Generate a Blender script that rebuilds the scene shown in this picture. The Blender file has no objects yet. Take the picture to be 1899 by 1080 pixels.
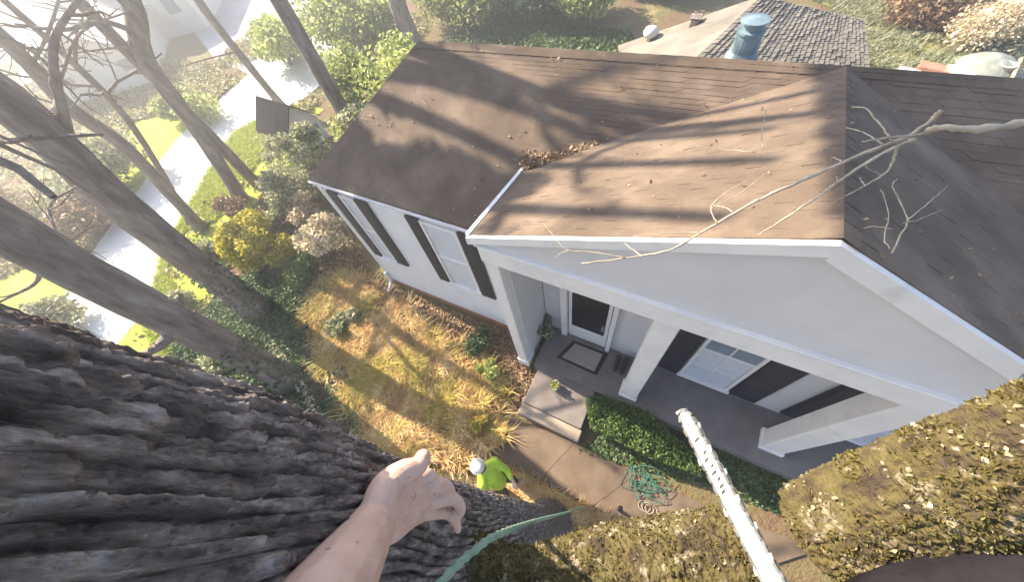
import bpy, math, random
import numpy as np
from mathutils import Vector, Matrix

random.seed(7)
RNG = np.random.default_rng(7)
scene = bpy.context.scene
COL = scene.collection

# ------------------------------------------------------------------ camera
CAM_C = np.array([-0.8028, -1.7388, 6.7436])
CAM_R = np.array([[0.8843269856582907, -0.3225955884811976, 0.3374875830737941],
                  [0.4458466384474786, 0.7980078252372739, -0.4054679837486059],
                  [-0.1385155493856361, 0.5090339842805648, 0.8495280133261346]])
CAM_F = 652.986                      # focal length in pixels of a 1899 px wide frame
cam = bpy.data.cameras.new('camera')
cam_o = bpy.data.objects.new('camera', cam)
COL.objects.link(cam_o)
m4 = Matrix.Identity(4)
for i in range(3):
    for j in range(3):
        m4[i][j] = CAM_R[i][j]
    m4[i][3] = CAM_C[i]
cam_o.matrix_world = m4
cam.sensor_width = 36.0
cam.lens = 36.0 * CAM_F / 1899.0
cam.clip_start = 0.02
cam.clip_end = 400
scene.camera = cam_o

# ------------------------------------------------------------------ sky, sun, exposure
SUN = Vector((-0.79, 0.09, 0.60)).normalized()
world = bpy.data.worlds.new('World')
scene.world = world
world.use_nodes = True
wn = world.node_tree
bg = wn.nodes['Background']
sky = wn.nodes.new('ShaderNodeTexSky')
sky.sky_type = 'NISHITA'
sky.sun_disc = False
sky.sun_elevation = math.asin(SUN.z)
sky.sun_rotation = math.atan2(SUN.x, SUN.y)
wn.links.new(sky.outputs[0], bg.inputs[0])
bg.inputs[1].default_value = 0.078
sl = bpy.data.lights.new('sun', 'SUN')
sl.energy = 5.0
sl.angle = math.radians(0.6)
sl.color = (1.0, 0.84, 0.63)
so = bpy.data.objects.new('sun', sl)
COL.objects.link(so)
so.rotation_euler = (-SUN).to_track_quat('-Z', 'Y').to_euler()
so.location = (-20, 5, 15)
scene.view_settings.view_transform = 'Standard'
scene.view_settings.look = 'None'
scene.view_settings.gamma = 1
scene.view_settings.exposure = 2.15
scene.cycles.max_bounces = 6
scene.cycles.transparent_max_bounces = 8
scene.cycles.volume_bounces = 0

# ------------------------------------------------------------------ helpers
def ray(x, y):
    v = CAM_R @ np.array([(x - 949.5) / CAM_F, -(y - 540) / CAM_F, -1.0])
    return v
def px(x, y, z=0.0):
    """point at height z that the photograph shows at pixel x, y"""
    v = ray(x, y); return CAM_C + v * (z - CAM_C[2]) / v[2]
def py(x, y, Y):
    v = ray(x, y); return CAM_C + v * (Y - CAM_C[1]) / v[1]
def pd(x, y, d):
    return CAM_C + ray(x, y) * d
def pnear(x, y, base):
    """point over `base` that the photograph shows at pixel x, y"""
    v = ray(x, y); h = v[:2]
    t = ((np.array(base[:2]) - CAM_C[:2]) @ h) / (h @ h)
    return CAM_C + v * t

def link(o):
    COL.objects.link(o); return o
def tag(o, label=None, cat=None, group=None, kind=None):
    if label: o['label'] = label
    if cat: o['category'] = cat
    if group: o['group'] = group
    if kind: o['kind'] = kind
    return o
def thing(name, loc, label, cat, group=None):
    o = bpy.data.objects.new(name, None)
    o.empty_display_size = 0.1
    o.location = tuple(loc)
    link(o); tag(o, label, cat, group)
    return o

def raw(name, V, F, mat, parent=None, smooth=False):
    me = bpy.data.meshes.new(name)
    if isinstance(F, np.ndarray):
        V = np.asarray(V, dtype=np.float32)
        n, k = F.shape
        me.vertices.add(len(V)); me.vertices.foreach_set('co', V.ravel())
        me.loops.add(n * k); me.loops.foreach_set('vertex_index', F.ravel().astype(np.int32))
        me.polygons.add(n)
        me.polygons.foreach_set('loop_start', np.arange(0, n * k, k, dtype=np.int32))
        me.polygons.foreach_set('loop_total', np.full(n, k, dtype=np.int32))
        me.update(calc_edges=True); me.validate()
    else:
        me.from_pydata([tuple(map(float, v)) for v in V], [], F)
        me.update()
    if smooth:
        me.polygons.foreach_set('use_smooth', np.ones(len(me.polygons), dtype=bool))
    me.materials.append(mat)
    o = bpy.data.objects.new(name, me)
    if parent is not None:
        o.parent = parent
        # geometry is in world space; undo the parents' placement
        inv = Matrix.Identity(4)
        p = parent; off = Vector((0, 0, 0))
        while p is not None:
            off += p.location; p = p.parent
        me.transform(Matrix.Translation(-off))
    link(o)
    return o

class MB:
    def __init__(s): s.V = []; s.F = []
    def add(s, V, F):
        b = len(s.V); s.V += [tuple(map(float, v)) for v in V]; s.F += [tuple(i + b for i in f) for f in F]
    def box(s, lo, hi):
        x0, y0, z0 = lo; x1, y1, z1 = hi
        s.add([(x0,y0,z0),(x1,y0,z0),(x1,y1,z0),(x0,y1,z0),(x0,y0,z1),(x1,y0,z1),(x1,y1,z1),(x0,y1,z1)],
              [(0,3,2,1),(4,5,6,7),(0,1,5,4),(1,2,6,5),(2,3,7,6),(3,0,4,7)])
        return s
    def bbox(s, lo, hi, b=0.012):
        """box with chamfered edges"""
        c = [(lo[i] + hi[i]) / 2 for i in range(3)]; h = [(hi[i] - lo[i]) / 2 for i in range(3)]
        b = min(b, min(h) * 0.6)
        V = []; idx = {}
        for sx in (-1, 1):
            for sy in (-1, 1):
                for sz in (-1, 1):
                    for ax in range(3):
                        d = [h[i] - b for i in range(3)]; d[ax] = h[ax]
                        idx[(sx, sy, sz, ax)] = len(V)
                        V.append((c[0] + sx*d[0], c[1] + sy*d[1], c[2] + sz*d[2]))
        F = []
        for ax in range(3):
            o1, o2 = [i for i in range(3) if i != ax]
            for sg in (-1, 1):
                q = []
                for a, bb in ((-1,-1),(1,-1),(1,1),(-1,1)):
                    k = [0,0,0]; k[ax] = sg; k[o1] = a; k[o2] = bb
                    q.append(idx[(k[0],k[1],k[2],ax)])
                F.append(q)
            for a in (-1, 1):
                for bb in (-1, 1):
                    k = [0,0,0]; k[o1] = a; k[o2] = bb
                    q = []
                    for sg, axx in ((-1,o1),(1,o1),(1,o2),(-1,o2)):
                        kk = list(k); kk[ax] = sg
                        q.append(idx[(kk[0],kk[1],kk[2],axx)])
                    F.append(q)
        for sx in (-1, 1):
            for sy in (-1, 1):
                for sz in (-1, 1):
                    F.append([idx[(sx,sy,sz,ax)] for ax in range(3)])
        s.add(V, F); return s
    def prism(s, poly, d):
        """polygon (3D points) extruded by vector d"""
        n = len(poly); P = [np.array(p, float) for p in poly]; d = np.array(d, float)
        s.add(P + [p + d for p in P], [tuple(range(n))[::-1], tuple(range(n, 2*n))] + [(i, (i+1) % n, n + (i+1) % n, n + i) for i in range(n)])
        return s
    def tube(s, pts, rad, n=8, cap=True, jit=0.0):
        V, F = tube(pts, rad, n, cap, jit); s.add(V, F); return s
    def build(s, name, mat, parent=None, smooth=False):
        o = raw(name, s.V, s.F, mat, parent, smooth)
        return o

def recalc(o):
    import bmesh
    bm = bmesh.new(); bm.from_mesh(o.data)
    bmesh.ops.recalc_face_normals(bm, faces=bm.faces)
    bm.to_mesh(o.data); bm.free(); return o

def tube(pts, rad, n=8, cap=True, jit=0.0):
    P = np.array(pts, float); m = len(P)
    if np.isscalar(rad): rad = [rad] * m
    T = np.gradient(P, axis=0); T /= np.linalg.norm(T, axis=1)[:, None] + 1e-9
    up = np.array([0, 0, 1.0]) if abs(T[0][2]) < 0.9 else np.array([1.0, 0, 0])
    V = []
    u = np.cross(T[0], up); u /= np.linalg.norm(u)
    for i in range(m):
        u = u - T[i] * (u @ T[i]); u /= np.linalg.norm(u) + 1e-9
        w = np.cross(T[i], u)
        for k in range(n):
            a = 2 * math.pi * k / n
            r = rad[i] * (1 + (random.uniform(-jit, jit) if jit else 0))
            V.append(P[i] + r * (math.cos(a) * u + math.sin(a) * w))
    F = [(i*n + k, i*n + (k+1) % n, (i+1)*n + (k+1) % n, (i+1)*n + k) for i in range(m - 1) for k in range(n)]
    if cap:
        F.append(tuple(range(n))[::-1]); F.append(tuple((m-1)*n + k for k in range(n)))
    return V, F

def spline(pts, k=6):
    """Catmull-Rom through the points"""
    P = [np.array(p, float) for p in pts]
    P = [2*P[0] - P[1]] + P + [2*P[-1] - P[-2]]
    out = []
    for i in range(1, len(P) - 2):
        for t in np.linspace(0, 1, k, endpoint=False):
            a, b, c, d = P[i-1], P[i], P[i+1], P[i+2]
            out.append(0.5 * (2*b + (c - a)*t + (2*a - 5*b + 4*c - d)*t*t + (3*b - a - 3*c + d)*t**3))
    out.append(P[-2]); return out

# ------------------------------------------------------------------ materials
def new_mat(name):
    m = bpy.data.materials.new(name); m.use_nodes = True
    nt = m.node_tree; b = nt.nodes['Principled BSDF']
    return m, nt, b
def noise(nt, scale, detail=5, rough=0.6, coord='Object', stretch=None, w=0.0):
    tc = nt.nodes.new('ShaderNodeTexCoord'); n = nt.nodes.new('ShaderNodeTexNoise')
    n.inputs['Scale'].default_value = scale; n.inputs['Detail'].default_value = detail; n.inputs['Roughness'].default_value = rough
    n.inputs['Distortion'].default_value = w
    src = tc.outputs[coord]
    if stretch:
        mp = nt.nodes.new('ShaderNodeMapping'); mp.inputs['Scale'].default_value = stretch
        nt.links.new(src, mp.inputs[0]); src = mp.outputs[0]
    nt.links.new(src, n.inputs['Vector'])
    return n.outputs['Fac']
def ramp(nt, fac, stops):
    r = nt.nodes.new('ShaderNodeValToRGB'); e = r.color_ramp.elements
    while len(e) < len(stops): e.new(0.5)
    for el, (p, c) in zip(e, stops):
        el.position = p; el.color = (c[0], c[1], c[2], 1)
    nt.links.new(fac, r.inputs[0]); return r.outputs[0]
def mix(nt, fac, a, b):
    m = nt.nodes.new('ShaderNodeMix'); m.data_type = 'RGBA'
    for s, v in ((0, fac), (6, a), (7, b)):
        if isinstance(v, (int, float)): m.inputs[s].default_value = v
        elif isinstance(v, tuple): m.inputs[s].default_value = (v[0], v[1], v[2], 1)
        else: nt.links.new(v, m.inputs[s])
    return m.outputs[2]
def bump(nt, b, h, strength=0.4, dist=0.02):
    n = nt.nodes.new('ShaderNodeBump'); n.inputs['Strength'].default_value = strength; n.inputs['Distance'].default_value = dist
    nt.links.new(h, n.inputs['Height']); nt.links.new(n.outputs[0], b.inputs['Normal'])
def mat_noise(name, stops, scale=6, rough=0.85, detail=6, bmp=0.3, bscale=None, dist=0.01, stretch=None, fine=None):
    m, nt, b = new_mat(name)
    c = ramp(nt, noise(nt, scale, detail, stretch=stretch), stops)
    if fine:
        f = noise(nt, fine[0], 4)
        c = mix(nt, ramp(nt, f, [(fine[1], (0,0,0)), (fine[2], (1,1,1))]), c, fine[3])
    nt.links.new(c, b.inputs['Base Color'])
    b.inputs['Roughness'].default_value = rough
    if bmp: bump(nt, b, noise(nt, bscale or scale * 4, 6, stretch=stretch), bmp, dist)
    return m
def mat_leaf(name, c1, c2, c3=None, trans=0.35, patch=None):
    m, nt, b = new_mat(name)
    geo = nt.nodes.new('ShaderNodeNewGeometry')
    stops = [(0.0, c1), (1.0, c2)] if c3 is None else [(0.0, c1), (0.6, c2), (1.0, c3)]
    c = ramp(nt, geo.outputs['Random Per Island'], stops)
    b.inputs['Roughness'].default_value = 0.55
    if patch:
        c = mix(nt, patch[0], c, ramp(nt, noise(nt, patch[1], 4), patch[2]))
    nt.links.new(c, b.inputs['Base Color'])
    tr = nt.nodes.new('ShaderNodeBsdfTranslucent'); nt.links.new(c, tr.inputs[0])
    ms = nt.nodes.new('ShaderNodeMixShader'); ms.inputs[0].default_value = trans
    nt.links.new(b.outputs[0], ms.inputs[1]); nt.links.new(tr.outputs[0], ms.inputs[2])
    nt.links.new(ms.outputs[0], nt.nodes['Material Output'].inputs[0])
    return m

M = {}
M['white'] = mat_noise('white_paint', [(0.3, (0.68,0.66,0.66)), (0.7, (0.80,0.78,0.76))], 2.5, 0.55, bmp=0.08, bscale=30, fine=(4.0, 0.58, 0.86, (0.54,0.52,0.50)))
M['stucco'] = mat_noise('pale_board', [(0.3, (0.56,0.545,0.55)), (0.7, (0.64,0.62,0.62))], 1.6, 0.8, bmp=0.1, bscale=60, fine=(4.0, 0.58, 0.86, (0.54,0.52,0.50)))
M['siding'] = mat_noise('white_siding', [(0.25, (0.66,0.66,0.68)), (0.75, (0.78,0.78,0.78))], 2.0, 0.7, bmp=0.1, bscale=40, fine=(4.0, 0.58, 0.86, (0.54,0.52,0.50)))
M['shutter'] = mat_noise('shutter_paint', [(0.3, (0.018,0.019,0.028)), (0.7, (0.030,0.031,0.044))], 5, 0.5, bmp=0.1)
M['door'] = mat_noise('door_glass', [(0.3, (0.008,0.009,0.012)), (0.7, (0.015,0.016,0.02))], 2, 0.25, bmp=0)
M['glass'] = mat_noise('window_glass', [(0.3, (0.16,0.19,0.24)), (0.7, (0.26,0.30,0.36))], 1.5, 0.12, bmp=0)
M['blind'] = mat_noise('window_blind', [(0.3, (0.52,0.55,0.62)), (0.7, (0.62,0.64,0.70))], 2, 0.6, bmp=0)
M['shingle'] = mat_noise('roof_shingle', [(0.25, (0.056,0.039,0.028)), (0.5, (0.112,0.081,0.059)), (0.72, (0.20,0.152,0.114))], 1.5, 0.95, 8, 0.5, 60, 0.008,
                         fine=(140, 0.52, 0.75, (0.145,0.116,0.092)))
M['shingle_n'] = mat_noise('grey_shingle', [(0.3, (0.12,0.11,0.095)), (0.7, (0.23,0.21,0.18))], 1.2, 0.95, 8, 0.5, 60, 0.008)
M['metal'] = mat_noise('flue_metal', [(0.3, (0.13,0.20,0.24)), (0.7, (0.20,0.28,0.32))], 6, 0.45, bmp=0.1)
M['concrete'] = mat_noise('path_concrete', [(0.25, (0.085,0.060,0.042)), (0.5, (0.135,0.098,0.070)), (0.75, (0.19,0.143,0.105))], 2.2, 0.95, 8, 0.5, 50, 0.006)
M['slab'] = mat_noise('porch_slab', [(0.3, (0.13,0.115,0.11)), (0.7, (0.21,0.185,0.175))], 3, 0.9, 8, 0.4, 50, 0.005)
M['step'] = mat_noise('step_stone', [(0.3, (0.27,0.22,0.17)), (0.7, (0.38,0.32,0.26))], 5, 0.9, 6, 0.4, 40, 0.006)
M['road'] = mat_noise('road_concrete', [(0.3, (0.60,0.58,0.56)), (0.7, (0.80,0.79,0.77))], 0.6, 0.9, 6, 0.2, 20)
M['asphalt'] = mat_noise('pale_asphalt', [(0.3, (0.30,0.30,0.33)), (0.7, (0.42,0.42,0.45))], 0.5, 0.9, 6, 0.2, 20)
M['lawn'] = mat_noise('lawn', [(0.25, (0.24,0.30,0.03)), (0.5, (0.40,0.46,0.05)), (0.75, (0.55,0.56,0.12))], 1.2, 0.95, 8, 0.9, 30, 0.05)
M['dry_lawn'] = mat_noise('dry_lawn', [(0.25, (0.13,0.13,0.04)), (0.5, (0.24,0.23,0.07)), (0.75, (0.36,0.33,0.13))], 2.2, 0.95, 8, 0.9, 30, 0.05)
M['soil'] = mat_noise('ground_soil', [(0.2, (0.07,0.05,0.03)), (0.42, (0.16,0.10,0.06)), (0.58, (0.14,0.13,0.05)), (0.78, (0.42,0.32,0.18))], 0.9, 0.98, 10, 0.9, 14, 0.06)
M['bark'] = mat_noise('dark_bark', [(0.28, (0.028,0.021,0.019)), (0.42, (0.090,0.072,0.068)), (0.54, (0.215,0.178,0.160)), (0.68, (0.47,0.41,0.385))], 55, 0.95, 10, 1.0, 190, 0.008, stretch=(1,1,0.25),
                      fine=(3.0, 0.62, 0.76, (0.12,0.13,0.10)))
M['barkfar'] = mat_noise('grey_bark', [(0.3, (0.12,0.095,0.082)), (0.5, (0.235,0.195,0.175)), (0.7, (0.38,0.33,0.29))], 7, 0.95, 9, 1.0, 24, 0.07, stretch=(1,1,0.3))
M['moss'] = mat_noise('mossy_bark', [(0.25, (0.028,0.018,0.012)), (0.40, (0.055,0.040,0.022)), (0.54, (0.098,0.078,0.025)), (0.72, (0.135,0.114,0.056))], 24, 0.97, 10, 1.0, 90, 0.014,
                      fine=(26, 0.58, 0.67, (0.27,0.235,0.17)))
M['twig'] = mat_noise('pale_twig', [(0.3, (0.22,0.18,0.13)), (0.7, (0.46,0.40,0.31))], 14, 0.85, 6, 0.4, 60, 0.003)
M['skin'] = mat_noise('skin', [(0.3, (0.47,0.28,0.22)), (0.5, (0.57,0.37,0.295)), (0.7, (0.65,0.44,0.36))], 22, 0.6, 8, 0.5, 220, 0.0015, fine=(90, 0.62, 0.72, (0.36,0.18,0.13)))
M['skin'].node_tree.nodes['Principled BSDF'].inputs['Subsurface Weight'].default_value = 0.12
M['skin'].node_tree.nodes['Principled BSDF'].inputs['Subsurface Radius'].default_value = (0.01, 0.004, 0.002)
M['nail'] = mat_noise('fingernail', [(0.3, (0.52,0.34,0.28)), (0.7, (0.60,0.42,0.36))], 40, 0.3, bmp=0)
M['rope'] = mat_noise('green_rope', [(0.3, (0.12,0.20,0.14)), (0.7, (0.24,0.33,0.25))], 60, 0.8, 4, 0.3, 300, 0.001)
M['teal'] = mat_noise('teal_rope', [(0.3, (0.03,0.11,0.085)), (0.7, (0.07,0.19,0.145))], 30, 0.8, 4, 0.3, 100, 0.003)
M['steel'] = mat_noise('bar_steel', [(0.3, (0.30,0.30,0.28)), (0.5, (0.48,0.48,0.45)), (0.7, (0.58,0.58,0.55))], 45, 0.5, 8, 0.3, 200, 0.001, stretch=(1,1,0.3))
M['chain'] = mat_noise('chain_steel', [(0.3, (0.20,0.20,0.20)), (0.7, (0.5,0.5,0.48))], 40, 0.35, bmp=0)
M['chain'].node_tree.nodes['Principled BSDF'].inputs['Metallic'].default_value = 0.8
M['ink'] = mat_noise('dark_print', [(0.3, (0.03,0.03,0.03)), (0.7, (0.05,0.05,0.05))], 30, 0.6, bmp=0)
M['plastic'] = mat_noise('dark_plastic', [(0.3, (0.02,0.02,0.022)), (0.7, (0.035,0.035,0.04))], 20, 0.5, bmp=0.1)
M['lime'] = mat_noise('lime_cloth', [(0.3, (0.42,0.62,0.04)), (0.7, (0.55,0.74,0.08))], 9, 0.85, 6, 0.6, 25, 0.02)
M['trouser'] = mat_noise('brown_cloth', [(0.3, (0.06,0.045,0.03)), (0.7, (0.12,0.09,0.06))], 9, 0.9)
M['dark_cloth'] = mat_noise('dark_cloth', [(0.3, (0.010,0.0095,0.012)), (0.7, (0.020,0.019,0.023))], 14, 1.0, 6, 0.6, 40, 0.01)
M['dark_cloth'].node_tree.nodes['Principled BSDF'].inputs['Specular IOR Level'].default_value = 0.05
M['helmet'] = mat_noise('white_helmet', [(0.3, (0.72,0.68,0.62)), (0.7, (0.82,0.78,0.72))], 9, 0.35, bmp=0)
M['hair'] = mat_noise('dark_hair', [(0.3, (0.02,0.015,0.01)), (0.7, (0.05,0.035,0.025))], 40, 0.8)
M['mat_black'] = mat_noise('mat_border', [(0.3, (0.012,0.012,0.014)), (0.7, (0.03,0.03,0.032))], 30, 0.95)
M['mat_tan'] = mat_noise('mat_weave', [(0.3, (0.26,0.22,0.19)), (0.7, (0.35,0.31,0.27))], 40, 0.95, bmp=0.5, bscale=200, dist=0.004)
M['pot'] = mat_noise('pot_glaze', [(0.3, (0.30,0.30,0.33)), (0.7, (0.42,0.42,0.46))], 8, 0.5)
M['terracotta'] = mat_noise('terracotta', [(0.3, (0.30,0.13,0.07)), (0.7, (0.42,0.20,0.11))], 8, 0.85)
M['wood'] = mat_noise('pale_wood', [(0.3, (0.38,0.30,0.16)), (0.7, (0.60,0.50,0.30))], 6, 0.9, stretch=(1,1,0.2))
M['redwood'] = mat_noise('red_brown_board', [(0.3, (0.28,0.12,0.08)), (0.7, (0.44,0.24,0.17))], 6, 0.9)
M['cream'] = mat_noise('cream_wall', [(0.3, (0.66,0.63,0.58)), (0.7, (0.78,0.75,0.70))], 2, 0.8)
M['tarp'] = mat_noise('grey_tarp', [(0.3, (0.20,0.23,0.20)), (0.7, (0.32,0.35,0.31))], 4, 0.5, bmp=0.6, bscale=8, dist=0.04)
M['shed_roof'] = mat_noise('slate_panel', [(0.3, (0.010,0.011,0.015)), (0.7, (0.018,0.019,0.025))], 4, 1.0)
M['shed_roof'].node_tree.nodes['Principled BSDF'].inputs['Specular IOR Level'].default_value = 0.1
M['shed_wall'] = mat_noise('shed_panel', [(0.3, (0.50,0.50,0.50)), (0.7, (0.62,0.62,0.62))], 4, 0.7)
# foliage
M['straw'] = mat_leaf('straw_blade', (0.34,0.18,0.075), (0.62,0.40,0.17), (0.82,0.64,0.36), 0.3, (0.5, 3.4, [(0.32, (0.13,0.10,0.035)), (0.42, (0.48,0.29,0.13)), (0.52, (0.74,0.54,0.22)), (0.66, (0.93,0.80,0.52))]))
M['yellowgrass'] = mat_leaf('yellow_green_blade', (0.30,0.27,0.05), (0.60,0.46,0.10), (0.50,0.48,0.16), 0.35)
M['ivy'] = mat_leaf('ivy_leaf', (0.02,0.055,0.022), (0.07,0.14,0.05), (0.17,0.23,0.09), 0.3)
M['shrub'] = mat_leaf('shrub_leaf', (0.03,0.07,0.015), (0.08,0.15,0.03), (0.16,0.22,0.06), 0.3)
M['sage'] = mat_leaf('sage_leaf', (0.16,0.19,0.09), (0.36,0.38,0.22), (0.58,0.56,0.40), 0.4)
M['yellowleaf'] = mat_leaf('yellow_leaf', (0.30,0.28,0.02), (0.52,0.47,0.05), (0.64,0.58,0.12), 0.45)
M['blossom'] = mat_leaf('blossom', (0.40,0.32,0.18), (0.70,0.60,0.42), (0.86,0.80,0.66), 0.35)
M['pine'] = mat_leaf('evergreen_leaf', (0.012,0.03,0.01), (0.035,0.065,0.02), (0.06,0.09,0.03), 0.2)
M['brown_leaf'] = mat_leaf('dry_leaf', (0.14,0.08,0.04), (0.28,0.17,0.09), (0.45,0.34,0.22), 0.2)
M['palegreen'] = mat_leaf('pale_green_leaf', (0.18,0.25,0.05), (0.38,0.44,0.13), (0.58,0.60,0.27), 0.45)
M['moss_leaf'] = mat_leaf('moss_leaf', (0.05,0.045,0.012), (0.12,0.10,0.022), (0.19,0.165,0.05), 0.3)
M['lichen'] = mat_leaf('lichen_flake', (0.15,0.125,0.07), (0.24,0.21,0.135), (0.34,0.30,0.22), 0.1)
M['flower'] = mat_leaf('yellow_flower', (0.55,0.42,0.04), (0.72,0.60,0.08), (0.8,0.72,0.2), 0.3)

# ------------------------------------------------------------------ leaf scatter
def leaf_mesh(P, size, aspect=1.8, up=0.3, tilt=1.0, dirs=None):
    """each leaf: a folded diamond of two triangles"""
    P = np.asarray(P, float); n = len(P)
    a = RNG.normal(size=(n, 3)) if dirs is None else dirs + RNG.normal(size=(n, 3)) * tilt
    a /= np.linalg.norm(a, axis=1)[:, None] + 1e-9
    nrm = RNG.normal(size=(n, 3)); nrm[:, 2] += up * 3
    b = np.cross(a, nrm); b /= np.linalg.norm(b, axis=1)[:, None] + 1e-9
    c = np.cross(b, a)
    s = (size * RNG.uniform(0.6, 1.35, n))[:, None]
    tip = P + a * s; base = P - a * s
    l = P + b * s / aspect + c * s * 0.18; r = P - b * s / aspect + c * s * 0.18
    V = np.stack([base, l, tip, r], 1).reshape(-1, 3)
    F = np.arange(4 * n).reshape(n, 4)
    F = np.concatenate([F[:, [0, 1, 2]], F[:, [0, 2, 3]]])
    return V, F
def blade_mesh(P, h, w, lean=0.5, bias=(0, 0)):
    """each blade: a narrow triangle bent once"""
    P = np.asarray(P, float); n = len(P)
    az = RNG.uniform(0, 2*np.pi, n); hh = h * RNG.uniform(0.5, 1.4, n)
    d = np.stack([np.cos(az), np.sin(az), np.zeros(n)], 1)
    le = lean * RNG.uniform(0.3, 1.6, n)
    off = d * le[:, None] + np.array([bias[0], bias[1], 0])
    s = np.stack([-np.sin(az), np.cos(az), np.zeros(n)], 1) * (w * RNG.uniform(0.6, 1.3, n))[:, None]
    mid = P + (off * 0.35 + [0, 0, 0.6]) * hh[:, None]
    tip = P + (off * 1.0 + [0, 0, 0.85]) * hh[:, None]
    V = np.stack([P - s, P + s, mid + s * 0.7, mid - s * 0.7, tip], 1).reshape(-1, 3)
    b = np.arange(n) * 5
    F = np.concatenate([np.stack([b, b+1, b+2], 1), np.stack([b, b+2, b+3], 1), np.stack([b+3, b+2, b+4], 1)])
    return V, F
def in_poly(pts, poly):
    x, y = pts[:, 0], pts[:, 1]; inside = np.zeros(len(pts), bool); n = len(poly)
    for i in range(n):
        x0, y0 = poly[i][:2]; x1, y1 = poly[(i+1) % n][:2]
        c = ((y0 > y) != (y1 > y)) & (x < (x1 - x0) * (y - y0) / (y1 - y0 + 1e-12) + x0)
        inside ^= c
    return inside
def scatter(poly, n, density=None):
    poly = [tuple(p[:2]) for p in poly]
    A = np.array(poly); lo, hi = A.min(0), A.max(0)
    out = []
    tot = 0
    while tot < n:
        q = RNG.uniform(lo, hi, (n * 2, 2)); q = q[in_poly(q, poly)]
        if density is not None: q = q[RNG.uniform(0, 1, len(q)) < density(q)]
        out.append(q); tot += len(q)
    q = np.concatenate(out)[:n]
    return np.concatenate([q, np.zeros((n, 1))], 1)
_ng = RNG.uniform(0, 1, (64, 64))
def vnoise(x, y):
    xi, yi = np.floor(x).astype(int), np.floor(y).astype(int); fx, fy = x - xi, y - yi
    fx = fx*fx*(3-2*fx); fy = fy*fy*(3-2*fy)
    g = lambda i, j: _ng[i % 64, j % 64]
    return (g(xi,yi)*(1-fx) + g(xi+1,yi)*fx)*(1-fy) + (g(xi,yi+1)*(1-fx) + g(xi+1,yi+1)*fx)*fy
def fbm(x, y, o=4):
    s = 0; a = 0.5
    for k in range(o):
        s = s + a * vnoise(x * 2**k + 7.3*k, y * 2**k + 3.1*k); a *= 0.5
    return s
def clump(c, r, n, squash=(1, 1, 1), shell=0.5):
    d = RNG.normal(size=(n, 3)); d /= np.linalg.norm(d, axis=1)[:, None]
    rr = RNG.uniform(shell, 1, n) ** 0.7
    return np.array(c) + d * rr[:, None] * r * np.array(squash)

# ------------------------------------------------------------------ ground and roads
def sheet(name, poly, z, mat, kind='structure'):
    o = raw(name, [(p[0], p[1], z) for p in poly], [tuple(range(len(poly)))], mat)
    recalc(o)
    if o.data.polygons[0].normal.z < 0: o.data.flip_normals()
    if kind: o['kind'] = kind
    return o
NG = 90
gx = np.concatenate([np.linspace(-70, -16, 28), np.linspace(-15, 9, 97), np.linspace(10, 40, 16)])
gy = np.concatenate([np.linspace(-30, -7, 12), np.linspace(-6.5, 16, 91), np.linspace(17, 60, 22)])
GX, GY = np.meshgrid(gx, gy, indexing='ij')
GZ = -0.03 + 0.0 * GX
V = np.stack([GX, GY, GZ], -1).reshape(-1, 3)
ii = np.arange(len(gx) * len(gy)).reshape(len(gx), len(gy))
F = np.stack([ii[:-1, :-1], ii[1:, :-1], ii[1:, 1:], ii[:-1, 1:]], -1).reshape(-1, 4)
g = raw('ground', V, F, M['soil']); g['kind'] = 'structure'

def strip(center, widths):
    """world polygon around a pixel centre line"""
    P = [np.array(c[:2]) for c in spline([px(*c) for c in center], 6)]
    W = np.interp(np.linspace(0, 1, len(P)), np.linspace(0, 1, len(widths)), widths)
    T = np.gradient(np.array(P), axis=0); T /= np.linalg.norm(T, axis=1)[:, None]
    N = np.stack([-T[:, 1], T[:, 0]], 1)
    return [p + n*w for p, n, w in zip(P, N, W)], [p - n*w for p, n, w in zip(P, N, W)]
def strip_sheet(name, center, widths, z, mat):
    a, b = strip(center, widths)
    n = len(a)
    V = [(p[0], p[1], z) for p in a] + [(p[0], p[1], z) for p in b]
    F = [(i, i+1, n+i+1, n+i) for i in range(n-1)]
    o = raw(name, V, F, mat); recalc(o)
    if o.data.polygons[0].normal.z < 0: o.data.flip_normals()
    o['kind'] = 'structure'; return o
strip_sheet('lawn', [(130,1010),(250,700),(318,520),(390,400),(455,275),(560,190)], [2.2,1.7,1.6,1.5,1.4,1.3], -0.014, M['lawn'])
sheet('lawn', [px(*p) for p in [(-60,640),(30,600),(100,580),(150,530),(140,480),(95,470),(40,500),(-40,540)]], -0.018, M['lawn'])
sheet('lawn', [px(*p) for p in [(205,290),(250,225),(330,205),(400,190),(430,170),(400,240),(330,300),(260,370),(215,330)]], -0.018, M['lawn'])
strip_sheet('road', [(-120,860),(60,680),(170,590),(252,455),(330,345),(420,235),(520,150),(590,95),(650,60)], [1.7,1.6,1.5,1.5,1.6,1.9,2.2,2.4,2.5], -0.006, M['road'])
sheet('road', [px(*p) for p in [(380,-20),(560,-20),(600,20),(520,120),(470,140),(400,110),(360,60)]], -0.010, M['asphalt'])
sheet('street', [px(*p) for p in [(-60,20),(60,6),(200,2),(330,10),(352,60),(250,66),(120,84),(-60,110)]], -0.012, M['road'])  # pale sheet added to brighten the far top left corner
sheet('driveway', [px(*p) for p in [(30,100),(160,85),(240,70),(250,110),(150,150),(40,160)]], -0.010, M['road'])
sheet('lawn', [px(*p) for p in [(1560,30),(1660,45),(1760,95),(1745,130),(1640,135),(1590,120)]], -0.012, M['dry_lawn'])
sheet('lawn', [px(*p) for p in [(1490,-10),(1640,-10),(1620,18),(1560,22)]], -0.012, M['dry_lawn'])
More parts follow.
